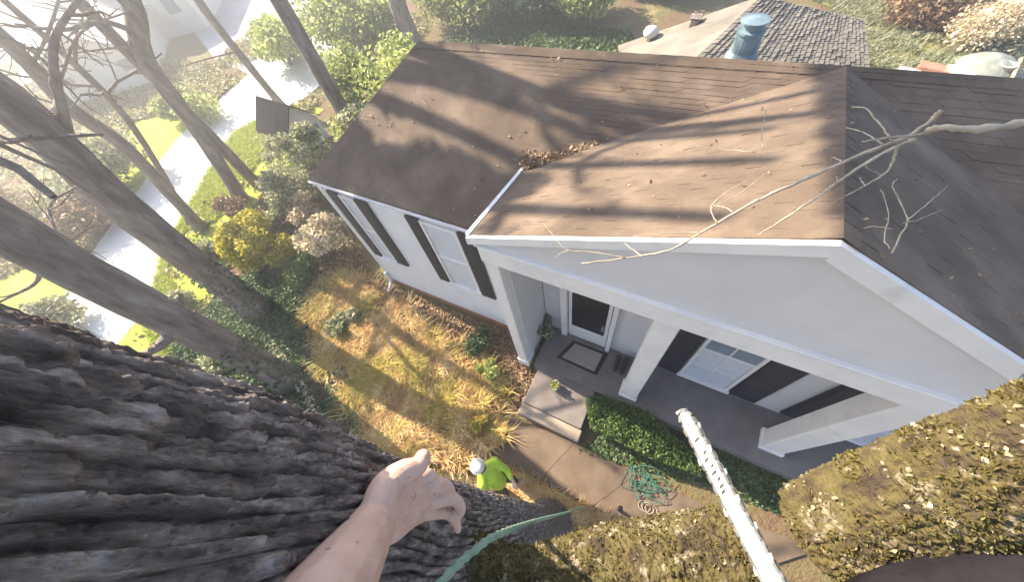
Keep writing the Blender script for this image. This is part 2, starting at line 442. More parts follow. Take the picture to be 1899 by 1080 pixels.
# walkway in front of the porch: concrete panels with joints
walk = bpy.data.objects.new('walkway', None); link(walk); walk['kind'] = 'structure'
pl = [px(905,845), px(1000,893), px(1100,940), px(1215,990), px(1400,1060)]
pr = [px(945,772), px(1065,822), px(1180,880), px(1330,948), px(1520,1020)]
for i in range(4):
    q = [pl[i], pl[i+1], pr[i+1], pr[i]]
    c = sum(q) / 4
    q = [c + (p - c) * 0.993 for p in q]
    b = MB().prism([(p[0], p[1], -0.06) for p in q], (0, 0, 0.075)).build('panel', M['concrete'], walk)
    recalc(b)

# ------------------------------------------------------------------ house
house = thing('house', (0, 1.0, 0), 'white house with brown shingle roof, dark shutters and gabled front porch', 'house')
A = np.array([0.02, 0.0, 5.07]); L = np.array([-2.61, 0.0, 4.0]); R_ = np.array([2.62, 0.0, 3.80])
B = np.array([0.27, 3.12, 4.36]); VL = np.array([-2.72, 1.50, 3.62]); VR = np.array([2.9, 1.50, 3.50])
EL = np.array([-6.36, 0.61, 3.20]); ER = np.array([6.6, 0.61, 3.20])
RL = np.array([-5.05, 2.80, 4.35]); RR = np.array([5.3, 3.32, 4.35])
WALL_Y = 0.65; PORCH_Y = 0.94; FLOOR = 0.25
# roof slopes built from courses of shingle tabs
def slope(name, eave0, eave1, top0, top1, mat, parent, exposure=0.13, tab=0.30, thick=0.005, gap=0.002):
    """tabs on a quad eave0-eave1-top1-top0; one joined mesh"""
    e0, e1, t0, t1 = [np.array(p, float) for p in (eave0, eave1, top0, top1)]
    nrm = np.cross(e1 - e0, t0 - e0)
    if np.linalg.norm(nrm) < 1e-6: nrm = np.cross(e1 - e0, t1 - e0)
    nrm /= np.linalg.norm(nrm)
    if nrm[2] < 0: nrm = -nrm
    h = max(np.linalg.norm(t0 - e0), np.linalg.norm(t1 - e1)); nc = max(2, int(h / exposure))
    V = []; F = []
    for c in range(nc):
        a0, a1 = c / nc, min(1.0, (c + 1.25) / nc)
        p0, p1 = e0 + (t0 - e0) * a0, e1 + (t1 - e1) * a0
        q0, q1 = e0 + (t0 - e0) * a1, e1 + (t1 - e1) * a1
        w = np.linalg.norm(p1 - p0); nt_ = max(1, int(w / tab))
        offs = (c % 3) * 0.33
        edges = np.clip((np.arange(nt_ + 2) - offs) / max(nt_, 1), 0, 1)
        edges = np.unique(edges)
        for k in range(len(edges) - 1):
            s0, s1 = edges[k], edges[k+1]
            if s1 - s0 < 0.02: continue
            g = gap / max(w, 0.2)
            lift = thick * random.uniform(0.7, 1.6)
            sag = random.uniform(-0.02, 0.02) / nc
            b0 = p0 + (p1 - p0) * (s0 + g) + nrm * lift + (t0 - e0) * sag; b1 = p0 + (p1 - p0) * (s1 - g) + nrm * lift + (t0 - e0) * sag
            c0 = q0 + (q1 - q0) * (s0 + g) + nrm * 0.002; c1 = q0 + (q1 - q0) * (s1 - g) + nrm * 0.002
            i = len(V)
            V += [b0, b1, c1, c0, b0 - nrm * lift, b1 - nrm * lift]
            F += [(i, i+1, i+2, i+3), (i+4, i+5, i+1, i), (i+4, i, i+3), (i+1, i+5, i+2)]
    o = raw('shingles', V, F, mat, parent)
    tag(o, kind='stuff')
    return o
def deck(name, pts, thick, mat, parent):
    P = [np.array(p, float) for p in pts]
    return recalc(MB().prism(P, (0, 0, -thick)).build(name, mat, parent))
roof = deck('roof', [EL, VL + [0,0,0], RL], 0.05, M['shingle'], house)
for i, q in enumerate([[EL, [VL[0]-0.02, 0.62, 3.20], VL, RL], [VL, B, RL], [A, L, VL, B], [A, B, VR, R_],
                       [ER, RR, B, VR], [[2.95, 0.62, 3.20], ER, VR]]):
    deck('roof_deck', q, 0.04, M['shingle'], roof)
def on_line(p, q, t): return np.array(p) + (np.array(q) - np.array(p)) * t
EC = np.array([VL[0] - 0.02, 0.62, 3.20])
slope('s', EL, EC, on_line(EL, RL, 0.36), VL, M['shingle'], roof)
slope('s', on_line(EL, RL, 0.36), VL, RL, B, M['shingle'], roof)
slope('s', L, VL, A, B, M['shingle'], roof)
slope('s', VR, R_, B, A, M['shingle'], roof)
slope('s', [2.95,0.62,3.20], ER, VR, [6.3,1.50,3.62], M['shingle'], roof)
slope('s', VR, [6.3,1.50,3.62], B, RR, M['shingle'], roof)
# rear slope and hip end
RBL = np.array([-6.5, 5.0, 3.1]); RBR = np.array([6.6, 5.6, 3.1])
deck('roof_deck', [RL, RR, RBR, RBL], 0.04, M['shingle'], roof)
deck('roof_deck', [EL, RL, RBL], 0.04, M['shingle'], roof)
# ridge caps
def caps(p, q, name='ridge_cap'):
    n = max(2, int(np.linalg.norm(np.array(q) - np.array(p)) / 0.2)); d = (np.array(q) - np.array(p)) / n
    b = MB()
    s = np.cross(d, [0,0,1.0]); s /= np.linalg.norm(s)
    for i in range(n):
        a0 = np.array(p) + d * i; a1 = a0 + d * 1.15
        zz = np.array([0,0,0.012]); zl = np.array([0,0,-0.041])
        b.add([a0 + zz, a1 + zz*0.8, a1 + s*0.10 + zl, a0 + s*0.11 + zl, a1 - s*0.10 + zl, a0 - s*0.11 + zl], [(0,3,2,1), (0,1,4,5)])
    o = b.build(name, M['shingle'], roof); tag(o, kind='stuff')
caps(A, B); caps(RL, B); caps(B, RR); caps(EL, RL)
# gutter / drip edge of the gable's left eave, rake and eave fascias
def board(name, p, q, h, t, mat, parent, out=(0, -1, 0)):
    p, q, o_ = np.array(p, float), np.array(q, float), np.array(out, float)
    return recalc(MB().prism([p, q, q + [0,0,-h], p + [0,0,-h]], o_ * t).build(name, mat, parent))
board('drip_edge', L + [-0.005, 0.0, 0.012], VL + [-0.005, 0, 0.02], 0.06, 0.045, M['white'], roof, (-1, 0, 0))
board('fascia', L + [-0.03,0,-0.005], A + [0,0,-0.005], 0.105, 0.04, M['white'], house)
board('fascia', A + [0,0,-0.005], R_ + [0.03,0,-0.005], 0.135, 0.04, M['white'], house)
board('fascia', EL + [0,0.02,-0.01], EC + [0.02,0.02,-0.01], 0.06, 0.03, M['shingle'], house)
MB().box((EL[0]+0.05, 0.64, 3.10), (EC[0], 0.66, 3.13)).build('soffit', M['white'], house)
gt = MB(); gt.tube(spline([EL + [0.02,-0.03,-0.03], EC + [0.0,-0.03,-0.04]], 12), 0.024, 8).build('gutter', M['stucco'], house, True)
# pediment panel
recalc(MB().prism([L + [0.06,0.012,-0.06], A + [0,0.012,-0.06], R_ + [-0.06,0.012,-0.06], (2.5,0.012,3.70), (-2.5,0.012,3.86)], (0, 0.05, 0)).build('pediment', M['stucco'], house))
# soffit strip behind the rake
# porch beam with mouldings
MB().bbox((-2.56, -0.012, 3.585), (3.2, 0.24, 3.875), 0.01).build('beam', M['white'], house)
MB().bbox((-2.58, -0.03, 3.875), (3.25, 0.28, 3.895), 0.008).build('beam_cap', M['white'], house)
MB().box((-2.52, 0.24, 3.55), (3.2, PORCH_Y + 0.1, 3.60)).build('porch_ceiling', M['white'], house)
# walls
MB().box((-6.28, WALL_Y, -0.05), (-2.48, WALL_Y + 0.14, 3.16)).build('wall', M['siding'], house)
MB().box((-6.28, WALL_Y + 0.14, -0.05), (-6.14, 4.9, 3.0)).build('wall', M['siding'], house)
MB().box((-2.36, PORCH_Y, 0.0), (4.6, PORCH_Y + 0.12, 3.55)).build('wall', M['stucco'], house)
MB().box((-2.46, 0.24, 0.0), (-2.37, PORCH_Y, 3.55)).build('wall', M['stucco'], house)
MB().box((-6.33, WALL_Y - 0.02, -0.05), (-6.23, WALL_Y + 0.05, 3.08)).build('corner_board', M['white'], house)
# lap siding courses on the wing wall
for k in range(24):
    z0 = 0.12 + 0.133 * k
    if z0 > 2.98: break
    recalc(MB().prism([(-6.23, WALL_Y - 0.014, z0), (-6.23, WALL_Y - 0.001, z0), (-6.23, WALL_Y - 0.001, z0 + 0.133), (-6.23, WALL_Y - 0.004, z0 + 0.133)], (3.75, 0, 0)).build('siding_board', M['siding'], house))
# foundation skirting in brick tone
MB().box((-6.34, WALL_Y - 0.03, -0.05), (-2.50, WALL_Y - 0.0005, 0.11)).build('foundation', M['terracotta'], house)
# columns and left pillar: shaft, base, capital
def column(x, y, w=0.15):
    c = MB().bbox((x - w, y - w, FLOOR + 0.10), (x + w, y + w, 3.49), 0.012).build('column', M['white'], house)
    MB().bbox((x - w - 0.025, y - w - 0.025, FLOOR), (x + w + 0.025, y + w + 0.025, FLOOR + 0.10), 0.01).build('base', M['white'], c)
    MB().bbox((x - w - 0.025, y - w - 0.025, 3.49), (x + w + 0.025, y + w + 0.025, 3.60), 0.01).build('capital', M['white'], c)
column(-0.50, 0.30, 0.13); column(1.70, 0.42, 0.14)
c = MB().bbox((-2.56, 0.03, FLOOR + 0.08), (-2.38, 0.24, 3.585), 0.012).build('column', M['white'], house)
MB().bbox((-2.58, 0.01, 0.12), (-2.34, 0.28, FLOOR + 0.08), 0.01).build('base', M['white'], c)
# porch floor, landing, step
MB().bbox((-2.26, 0.05, -0.05), (4.6, PORCH_Y, FLOOR), 0.012).build('porch_floor', M['slab'], house)
MB().bbox((-2.14, -0.66, -0.05), (-1.03, 0.05, FLOOR - 0.004), 0.012).build('landing', M['slab'], house)
MB().bbox((-2.16, -0.86, -0.05), (-1.0, -0.66, FLOOR - 0.06), 0.015).build('step', M['step'], house)
# windows with shutters
def shutter(x0, x1, y, z0, z1):
    s = MB().bbox((x0, y - 0.04, z0), (x1, y, z1), 0.006).build('shutter', M['shutter'], house)
    n = max(4, int((z1 - z0) / 0.075))
    b = MB()
    for k in range(n):
        zz = z0 + 0.06 + (z1 - z0 - 0.12) * k / n
        b.prism([(x0 + 0.04, y - 0.041, zz), (x0 + 0.04, y - 0.052, zz + 0.01), (x0 + 0.04, y - 0.041, zz + 0.05)], (x1 - x0 - 0.08, 0, 0))
    o = b.build('louvres', M['shutter'], s); recalc(o); tag(o, kind='stuff')
def window(x0, x1, y, z0, z1, cols=2, rows=4, blinds=False):
    f = MB()
    t = 0.05
    f.bbox((x0, y - 0.035, z0), (x0 + t, y, z1), 0.005); f.bbox((x1 - t, y - 0.035, z0), (x1, y, z1), 0.005)
    f.bbox((x0 + t, y - 0.035, z1 - t), (x1 - t, y, z1), 0.005)
    zc = (z0 + z1) / 2
    f.bbox((x0 + t, y - 0.03, zc - 0.025), (x1 - t, y, zc + 0.025), 0.005)
    w = f.build('window', M['white'], house)
    MB().bbox((x0 - 0.03, y - 0.07, z0 - 0.05), (x1 + 0.03, y, z0 + 0.02), 0.008).build('sill', M['white'], w)
    wi = (x1 - x0 - 2*t) / cols; hi = (z1 - z0 - t - 0.02) / rows
    for i in range(cols):
        for j in range(rows):
            xa = x0 + t + wi * i; za = z0 + 0.02 + hi * j
            MB().box((xa + 0.008, y - 0.012, za + 0.008), (xa + wi - 0.008, y - 0.006, za + hi - 0.008)).build('pane', M['blind'] if blinds or j < rows // 2 else M['glass'], w)
    for i in range(1, cols):
        xa = x0 + t + wi * i; MB().box((xa - 0.009, y - 0.022, z0 + 0.02), (xa + 0.009, y - 0.004, z1 - t)).build('muntin', M['white'], w)
    for j in range(1, rows):
        if j == rows // 2: continue
        za = z0 + 0.02 + hi * j; MB().box((x0 + t, y - 0.0215, za - 0.009), (x1 - t, y - 0.0045, za + 0.009)).build('muntin', M['white'], w)
yw = WALL_Y - 0.015
for a, b in ((-6.10, -5.86), (-5.47, -5.22), (-4.42, -4.18), (-3.46, -3.20)):
    shutter(a, b + 0.02, yw, 1.24, 3.03)
window(-5.84, -5.49, yw, 1.28, 3.01, 1, 2, True); window(-4.16, -3.48, yw, 1.28, 3.01, 1, 2, True)
yp = PORCH_Y
shutter(-0.25, 0.14, yp, 0.34, 2.75); shutter(0.95, 1.36, yp, 0.34, 2.75); shutter(1.72, 1.95, yp, 0.34, 2.75); shutter(2.98, 3.38, yp, 0.34, 2.75)
window(0.16, 0.93, yp, 0.40, 2.73, 2, 4); window(1.97, 2.96, yp, 0.40, 2.73, 2, 4)
# door
dr = MB().bbox((-1.88, yp - 0.04, FLOOR + 0.02), (-1.16, yp, 2.45), 0.006).build('door', M['white'], house)
MB().box((-1.82, yp - 0.048, 0.76), (-1.22, yp - 0.0405, 2.36)).build('glass', M['door'], dr)
MB().bbox((-1.80, yp - 0.052, 0.34), (-1.24, yp - 0.0405, 0.70), 0.006).build('panel', M['white'], dr)
MB().bbox((-1.27, yp - 0.10, 1.02), (-1.235, yp - 0.048, 1.18), 0.01).build('handle', M['metal'], dr)
MB().bbox((-2.02, yp - 0.10, FLOOR), (-1.90, yp, 2.55), 0.01).build('door_jamb', M['white'], house)
MB().bbox((-1.14, yp - 0.10, FLOOR), (-1.06, yp, 2.55), 0.01).build('door_jamb', M['white'], house)
MB().bbox((-1.90, yp - 0.13, FLOOR), (-1.14, yp - 0.04, FLOOR + 0.035), 0.008).build('threshold', M['slab'], house)
# metal chimney on the rear slope
cb = px(1378, 96, 4.27)
ch = MB()
def lathe(prof, n=20, c=(0, 0)):
    V = []; F = []
    for r, z in prof:
        for k in range(n):
            a = 2*math.pi*k/n; V.append((c[0] + r*math.cos(a), c[1] + r*math.sin(a), z))
    for i in range(len(prof) - 1):
        for k in range(n):
            F.append((i*n+k, i*n+(k+1) % n, (i+1)*n+(k+1) % n, (i+1)*n+k))
    F.append(tuple(range(n))[::-1]); F.append(tuple((len(prof)-1)*n + k for k in range(n)))
    return V, F
z0 = cb[2] - 0.25
ch.add(*lathe([(0.20, z0), (0.175, z0+0.22), (0.14, z0+0.27), (0.135, z0+0.46), (0.15, z0+0.465), (0.15, z0+0.49), (0.105, z0+0.50), (0.105, z0+0.57)], 20, cb[:2]))
chim = ch.build('chimney', M['metal'], roof, False)
ch = MB(); ch.add(*lathe([(0.08, z0+0.55), (0.15, z0+0.57), (0.15, z0+0.585), (0.03, z0+0.61)], 20, cb[:2])); ch.build('chimney_cap', M['metal'], chim)


# ------------------------------------------------------------------ neighbouring buildings
nb = thing('neighbour_house', px(1400, 60, 0), 'neighbouring house with grey hipped shingle roof behind the ridge of the white house', 'house')
n0, n1, n2, n3 = px(1146,84,2.0), px(1412,-8,3.1), px(1285,112,3.15), px(1175,170,2.0)
n4, n5 = px(1602,38,2.2), px(1612,150,2.2)
nroof = deck('roof', [n0, n1, n2, n3], 0.06, M['shingle_n'], nb)
deck('roof_deck', [n1, n4, n5, n2], 0.06, M['shingle_n'], nroof)
slope('s', n3, n0, n2, n1, M['shingle_n'], nroof, 0.16, 0.4, 0.010, 0.004)
slope('s', n4, n5, n1, n2, M['shingle_n'], nroof, 0.12, 0.17, 0.022, 0.012)
nm = (n1 + n2) / 2
def inset(p): return p + (np.array([nm[0], nm[1], p[2]]) - p) * 0.15
w = [inset(p) for p in (n0, n3, n5, n4)]
recalc(MB().prism([(p[0], p[1], -0.05) for p in w], (0, 0, 2.05)).build('wall', M['cream'], nb))
vb = px(1205, 72, 2.32)
v = MB(); v.add(*lathe([(0.07, vb[2]-0.1), (0.07, vb[2]+0.06), (0.15, vb[2]+0.08), (0.17, vb[2]+0.15), (0.13, vb[2]+0.23), (0.04, vb[2]+0.26)], 18, vb[:2]))
v.build('roof_vent', M['shed_wall'], nroof, True)
vb = px(1290, 38, 2.75)
v = MB(); v.bbox((vb[0]-0.10, vb[1]-0.10, vb[2]-0.2), (vb[0]+0.10, vb[1]+0.10, vb[2]+0.06), 0.02); v.bbox((vb[0]-0.12, vb[1]-0.12, vb[2]+0.06), (vb[0]+0.12, vb[1]+0.12, vb[2]+0.09), 0.01)
v.build('chimney', M['barkfar'], nroof)

# small outbuilding left of the white house
def small_house(name, c, w, d, h, rh, rot, mw, mr, label, cat, eave=0.1, door=True, group=None):
    t = thing(name, c, label, cat, group)
    ca, sa = math.cos(rot), math.sin(rot)
    X = lambda x, y, z: (c[0] + ca*x - sa*y, c[1] + sa*x + ca*y, c[2] + z)
    b = MB()
    b.add([X(-w,-d,-0.05), X(w,-d,-0.05), X(w,d,-0.05), X(-w,d,-0.05), X(-w,-d,h), X(w,-d,h), X(w,d,h), X(-w,d,h), X(0,-d,h+rh), X(0,d,h+rh)],
          [(0,1,5,8,4), (2,3,7,9,6), (1,2,6,5), (3,0,4,7), (3,2,1,0)])
    recalc(b.build('wall', mw, t))
    k = eave
    zz = h - rh * k / w
    for s in (-1, 1):
        recalc(MB().prism([X(0,-d-k,h+rh+0.03), X(s*(w+k),-d-k,zz+0.03), X(s*(w+k),d+k,zz+0.03), X(0,d+k,h+rh+0.03)], (0,0,0.05)).build('roof', mr, t))
    if door:
        recalc(MB().prism([X(-w*0.3,-d-0.02,0), X(w*0.3,-d-0.02,0), X(w*0.3,-d-0.02,h*0.8), X(-w*0.3,-d-0.02,h*0.8)], tuple(np.array(X(0,-0.03,0)) - np.array(X(0,0,0)))).build('door', M['white'], t))
        for s in (-1, 1):
            recalc(MB().prism([X(s*w*0.65-0.12*w,-d-0.01,h*0.45), X(s*w*0.65+0.12*w,-d-0.01,h*0.45), X(s*w*0.65+0.12*w,-d-0.01,h*0.75), X(s*w*0.65-0.12*w,-d-0.01,h*0.75)], tuple(np.array(X(0,-0.03,0)) - np.array(X(0,0,0)))).build('window', M['glass'], t))
    return t
sc = px(560, 262, 0)
small_house('garden_shed', (sc[0], sc[1], 0), 0.62, 0.75, 0.75, 0.65, 1.5, M['shed_wall'], M['shed_roof'], 'small grey shed with steep slate roof beside the far left corner of the house', 'shed')
for (p, w_, d_, h_, rh, rt, mr, lb) in [((235,128), 1.9, 2.6, 1.4, 1.0, 0.9, M['asphalt'], 'pale grey roofed house glimpsed between trunks, nearest in the upper left'),
                                ((70,14), 2.6, 3.4, 1.8, 1.2, 0.4, M['road'], 'bleached far house in the top left corner behind bare branches'),
                                ((330,30), 2.6, 3.2, 2.0, 1.2, 0.7, M['road'], 'pale far house at the top beside the grey street')]:
    q = px(*p)
    small_house('far_house', (q[0], q[1], 0), w_, d_, h_, rh, rt, M['cream'], mr, lb, 'house', 0.25, True, 'houses across the street')
q = px(1890, 12, 0)
small_house('white_shed', (q[0]+0.5, q[1]+0.4, 0), 0.7, 0.8, 1.2, 0.5, 0.2, M['white'], M['cream'], 'white shed at the top right corner beyond the brush', 'shed')

# ------------------------------------------------------------------ trees
def wob(p0, p1, n, amp):
    P = [np.array(p0) + (np.array(p1) - np.array(p0)) * t for t in np.linspace(0, 1, n)]
    for p in P[1:-1]: p += RNG.normal(size=3) * amp
    return spline(P, 4)
def grow(mb, p, d, length, r, depth, tips, spread=0.6):
    n = 4; P = [np.array(p, float)]; dd = np.array(d, float)
    for i in range(n):
        dd = dd + RNG.normal(size=3) * 0.18 + np.array([0, 0, 0.05]); dd /= np.linalg.norm(dd)
        P.append(P[-1] + dd * length / n)
    R = np.linspace(r, r * 0.5, n + 1)
    mb.tube(P, R, 6 if r > 0.03 else 4, False)
    tips.append(P[-1])
    if depth <= 0 or r < 0.006: return
    for k in range(RNG.integers(2, 4)):
        i = RNG.integers(1, n + 1)
        nd = dd + RNG.normal(size=3) * spread; nd /= np.linalg.norm(nd)
        grow(mb, P[i], nd, length * RNG.uniform(0.5, 0.8), R[i] * RNG.uniform(0.5, 0.75), depth - 1, tips, spread)
def tree(name, label, path, r0, r1, height, group=None, low=(), leaf=None, nleaf=0, lsize=0.07, crown_h=0.55, nbr=9, cat='tree', top_r=None, depth=3, ivy=0, blen=None):
    """path: points from the base to the highest point in view; the trunk goes on up to `height`"""
    P = [np.array(p, float) for p in path]
    base = P[0].copy()
    t = thing(name, base, label, cat, group)
    d = P[-1] - P[-2] if len(P) > 1 else np.array([0, 0, 1.0]); d /= np.linalg.norm(d)
    d = d * 0.4 + np.array([0, 0, 0.6]); d /= np.linalg.norm(d)
    k = 4
    while P[-1][2] < height:
        d2 = d + RNG.normal(size=3) * 0.08; d2[2] = abs(d2[2]); d2 /= np.linalg.norm(d2); P.append(P[-1] + d2 * 1.6)
    P[0] = P[0] - [0, 0, 0.15]
    S = spline(P, 6); z = np.array([p[2] for p in S]); R = np.interp(z, [0, path[-1][2], height], [r0, r1, r1 * 0.35])
    R = R * (1 + 0.5 * np.exp(-np.maximum(z, 0) / 0.18))
    tr = MB().tube(S, R, 14, True, 0.05).build('trunk', M['barkfar'], t, True)
    mb = MB(); tips = []
    for k in range(nbr):
        zz = height * RNG.uniform(crown_h, 0.98)
        i = int(np.argmin(abs(z - zz))); a = RNG.uniform(0, 2*np.pi)
        bm_ = MB(); grow(bm_, S[i], (math.cos(a), math.sin(a), RNG.uniform(0.2, 0.9)), blen or height * 0.2, R[i] * 0.55, depth, tips)
        bm_.build('branch', M['barkfar'], t, True)
    for (pts, rr) in low:
        lb_ = MB()
        Q = spline(pts, 5); lb_.tube(Q, np.linspace(rr, rr * 0.4, len(Q)), 6, False)
        for j in range(2, len(Q), 3):
            dd = RNG.normal(size=3); dd /= np.linalg.norm(dd)
            grow(lb_, Q[j], dd, 0.7, rr * 0.4, 1, [])
        lb_.build('branch', M['barkfar'], t, True)
    if mb.V: mb.build('branches', M['barkfar'], t, True)
    if leaf:
        per = max(1, nleaf // max(1, len(tips)))
        Pn = np.concatenate([clump(tp, 0.55, per, shell=0.1) for tp in tips])
        V, F = leaf_mesh(Pn, lsize)
        raw('foliage', V, F, M[leaf], t)
    if ivy:
        ths = RNG.uniform(0, 2*np.pi, ivy); zz = RNG.uniform(0, 1.6, ivy) ** 1.3
        ax = np.array([np.interp(zz, z, [s[j] for s in S]) for j in range(2)]).T
        rr = np.interp(zz, z, R) + 0.02
        Pn = np.stack([ax[:, 0] + rr*np.cos(ths), ax[:, 1] + rr*np.sin(ths), zz], 1)
        V, F = leaf_mesh(Pn, 0.045); raw('ivy', V, F, M['ivy'], t)
    return t
def tpath(b, tops):
    B_ = px(*b); return [B_] + [pnear(*q, B_) for q in tops]
tg = 'trees left of the house'
p = tpath((480, 578), [(250, 402), (0, 178)])
tree('tree', 'thick leaning grey trunk, middle of the three crossing the left edge, beside yellow bush', p, 0.29, 0.25, 9.5, tg, nbr=4, depth=2,
     low=[([pnear(130,262,p[0]), pnear(60,150,p[0]) + [0.3,0.4,0.2], pnear(20,80,p[0]) + [0.6,0.9,0.2]], 0.07),
          ([pnear(95,235,p[0]), px(110,150,4.3), px(60,95,4.9), px(0,62,5.2)], 0.05), ([px(110,150,4.3), px(150,60,4.6), px(240,20,4.6)], 0.035)], ivy=500)
p = tpath((533, 705), [(250, 557), (0, 420)])
tree('tree', 'thick dark trunk nearest the big climbed tree, crossing the white road', p, 0.27, 0.24, 9.0, tg, nbr=4, depth=2,
     low=[([pnear(330,600,p[0]), pnear(290,615,p[0]) + [0.05,-0.2,-0.15], px(235,665,2.2)], 0.10), ([pnear(60,450,p[0]), px(70,520,3.6), px(0,560,3.8)], 0.04), ([pnear(150,505,p[0]), px(90,390,4.0), px(150,340,4.2)], 0.03)], ivy=500)
p = tpath((447, 372), [(365, 240), (270, 110), (240, 0)])
tree('tree', 'slender dark trunk rising to the top edge, left of the twin trunks by the lawn', p, 0.17, 0.19, 12.6, tg, nbr=8, blen=2.6, depth=1, crown_h=0.72,
     low=[([p[-1], np.array([-12.5,2.2,8.0]), np.array([-12.6,1.72,11.0]), np.array([-12.6,1.62,14.0])], 0.20), ([p[-1] + [0,0,0.8], np.array([-12.4,2.75,9.0]), np.array([-12.5,2.45,14.0])], 0.17), ([np.array([-12.45,2.5,7.0]), np.array([-12.2,3.2,10.0]), np.array([-12.2,3.05,13.6])], 0.15), ([pnear(255,60,p[0]), px(190,40,4.6), px(120,55,4.8), px(30,45,5.0)], 0.06), ([pnear(262,85,p[0]), px(200,90,4.2), px(120,100,4.4)], 0.03)])  # first three: upright leaders added above view to cast shadow bands on the gable
p = tpath((522, 195), [(440, 95), (378, 15)])
tree('tree', 'thin pale trunk rising behind the little shed roof', p, 0.13, 0.12, 8.5, tg, low=[([pnear(440,95,p[0]), px(380,110,2.6), px(330,125,2.8)], 0.03)])
p = tpath((640, 90), [(590, 0)])
tree('tree', 'thin grey trunk at the top edge among pale green bushes', p, 0.13, 0.12, 8.5, tg)
p = tpath((772, 96), [(735, 0)])
tree('tree', 'grey trunk standing behind the left end of the roof ridge', p, 0.36, 0.32, 9.5, tg)
p = tpath((352, 420), [(250, 240), (140, 120)])
tree('tree', 'thin crooked sapling between the leaning trunk and the slender dark one', p, 0.08, 0.07, 8, tg, nbr=12, crown_h=0.4)
p = tpath((372, 425), [(240, 280), (130, 200), (10, 75)])
tree('tree', 'sunlit narrow trunk running just above the thick leaning trunk', p, 0.15, 0.14, 9, tg, low=[([pnear(60,120,p[0]), px(80,60,4.6), px(0,20,5)], 0.04)])
p = tpath((155, 660), [(157, 560)])
tree('tree', 'thin grey pole-like sapling standing on the white road edge', [px(157,690), px(157,690) + [0,0,1.6]], 0.07, 0.05, 3.0, tg, nbr=3, crown_h=0.8, depth=1)
# tree with a high crown added above the frame to shade the wing roof
def evergreen(base, h, label, n=16000, r=1.6, z0=0.5, tr=0.24):
    t = thing('roof_shade_tree', (base[0], base[1], 0), label, 'tree', tg)
    S = spline([np.array([base[0], base[1], -0.1]), np.array([base[0]+0.1, base[1], h*0.5]), np.array([base[0], base[1]+0.1, h])], 8)
    MB().tube(S, np.linspace(tr, 0.05, len(S)), 12, True, 0.05).build('trunk', M['barkfar'], t, True)
    mb = MB(); Pn = []
    for k in range(34):
        z = h * RNG.uniform(z0, 1.0); a = RNG.uniform(0, 2*np.pi); ln = r * (1.15 - (z / h - z0) / (1 - z0) * 0.7) * RNG.uniform(0.6, 1.1)
        p0 = np.array([base[0], base[1], z]); p1 = p0 + np.array([math.cos(a)*ln, math.sin(a)*ln, ln * RNG.uniform(-0.1, 0.35)])
        mb.tube([p0, (p0+p1)/2 + [0,0,0.1], p1], [0.04, 0.025, 0.008], 5, False)
        for j in range(3):
            Pn.append(clump(p0 + (p1 - p0) * (0.45 + 0.25*j), 0.42, n // 102, (1,1,0.6), 0.1))
    mb.build('branches', M['barkfar'], t, True)
    V, F = leaf_mesh(np.concatenate(Pn), 0.085, 2.6); raw('foliage', V, F, M['pine'], t)
    return t

# ------------------------------------------------------------------ shrubs
def shrub(name, label, c, r, h, n, leaf, size, cat='shrub', group=None, nst=9, lumps=7, shell=0.2, aspect=1.8):
    t = thing(name, (c[0], c[1], 0), label, cat, group)
    mb = MB(); cs = []
    for k in range(lumps):
        a = RNG.uniform(0, 2*np.pi); rr = r * RNG.uniform(0.15, 0.75); zz = h * RNG.uniform(0.35, 0.8)
        q = np.array([c[0] + rr*math.cos(a), c[1] + rr*math.sin(a), zz]); cs.append(q)
        mb.tube([(c[0], c[1], -0.05), ((c[0]+q[0])/2, (c[1]+q[1])/2, zz*0.6), q], [0.02, 0.012, 0.005], 5, False)
    mb.build('stem', M['barkfar'], t, True)
    Pn = np.concatenate([clump(q, r * RNG.uniform(0.35, 0.6), n // lumps, (1, 1, 0.8), shell) for q in cs])
    Pn = Pn[Pn[:, 2] > 0.0]
    V, F = leaf_mesh(Pn, size, aspect); raw('foliage', V, F, M[leaf], t)
    return t
sg = 'shrubs round the house'
c = px(480, 470); shrub('bush', 'rounded yellow-green bush beside the leaning trunk', (c[0]+0.6, c[1]-0.1), 0.85, 1.25, 9000, 'yellowleaf', 0.05, 'bush', sg, shell=0.45)
c = px(600, 445); shrub('shrub', 'pale blossoming shrub near the left corner of the white wall', (c[0]+0.6, c[1]-0.25), 0.75, 1.0, 4200, 'blossom', 0.055, 'shrub', sg)
c = px(560, 500); shrub('shrub', 'dark green leafy shrub between the yellow bush and the wall', (c[0]+0.35, c[1]-0.2), 0.55, 0.6, 4200, 'shrub', 0.04, 'shrub', sg)
c = px(540, 355); shrub('shrub', 'cream-leaved shrub under the far left corner of the eave', (c[0]+0.9, c[1]-0.3), 0.8, 1.3, 4000, 'sage', 0.05, 'shrub', sg)
c = px(590, 310); shrub('shrub', 'dusty green vine-like shrub climbing beside the wing roof', (c[0]+1.1, c[1]-0.6), 0.7, 2.4, 4200, 'sage', 0.05, 'shrub', sg, lumps=10)
c = px(600, 240); shrub('small_tree', 'sage-leaved small tree overhanging the left edge of the roof', (-7.6, 2.6), 0.9, 3.5, 7000, 'sage', 0.055, 'tree', sg, lumps=13)
c = px(660, 190); shrub('small_tree', 'pale green small tree behind the left end of the roof', (-7.4, 4.6), 1.3, 4.0, 9000, 'palegreen', 0.06, 'tree', sg, lumps=15)
c = px(660, 70); shrub('bush', 'large light green bush at the top, left of the grey trunk', (c[0]+1.2, c[1]-0.9), 2.0, 2.2, 9000, 'palegreen', 0.10, 'bush', sg, lumps=16)
c = px(540, 120); shrub('bush', 'hazy green bush beside the pale street at the top', c, 1.4, 1.7, 5000, 'palegreen', 0.10, 'bush', sg, lumps=10)
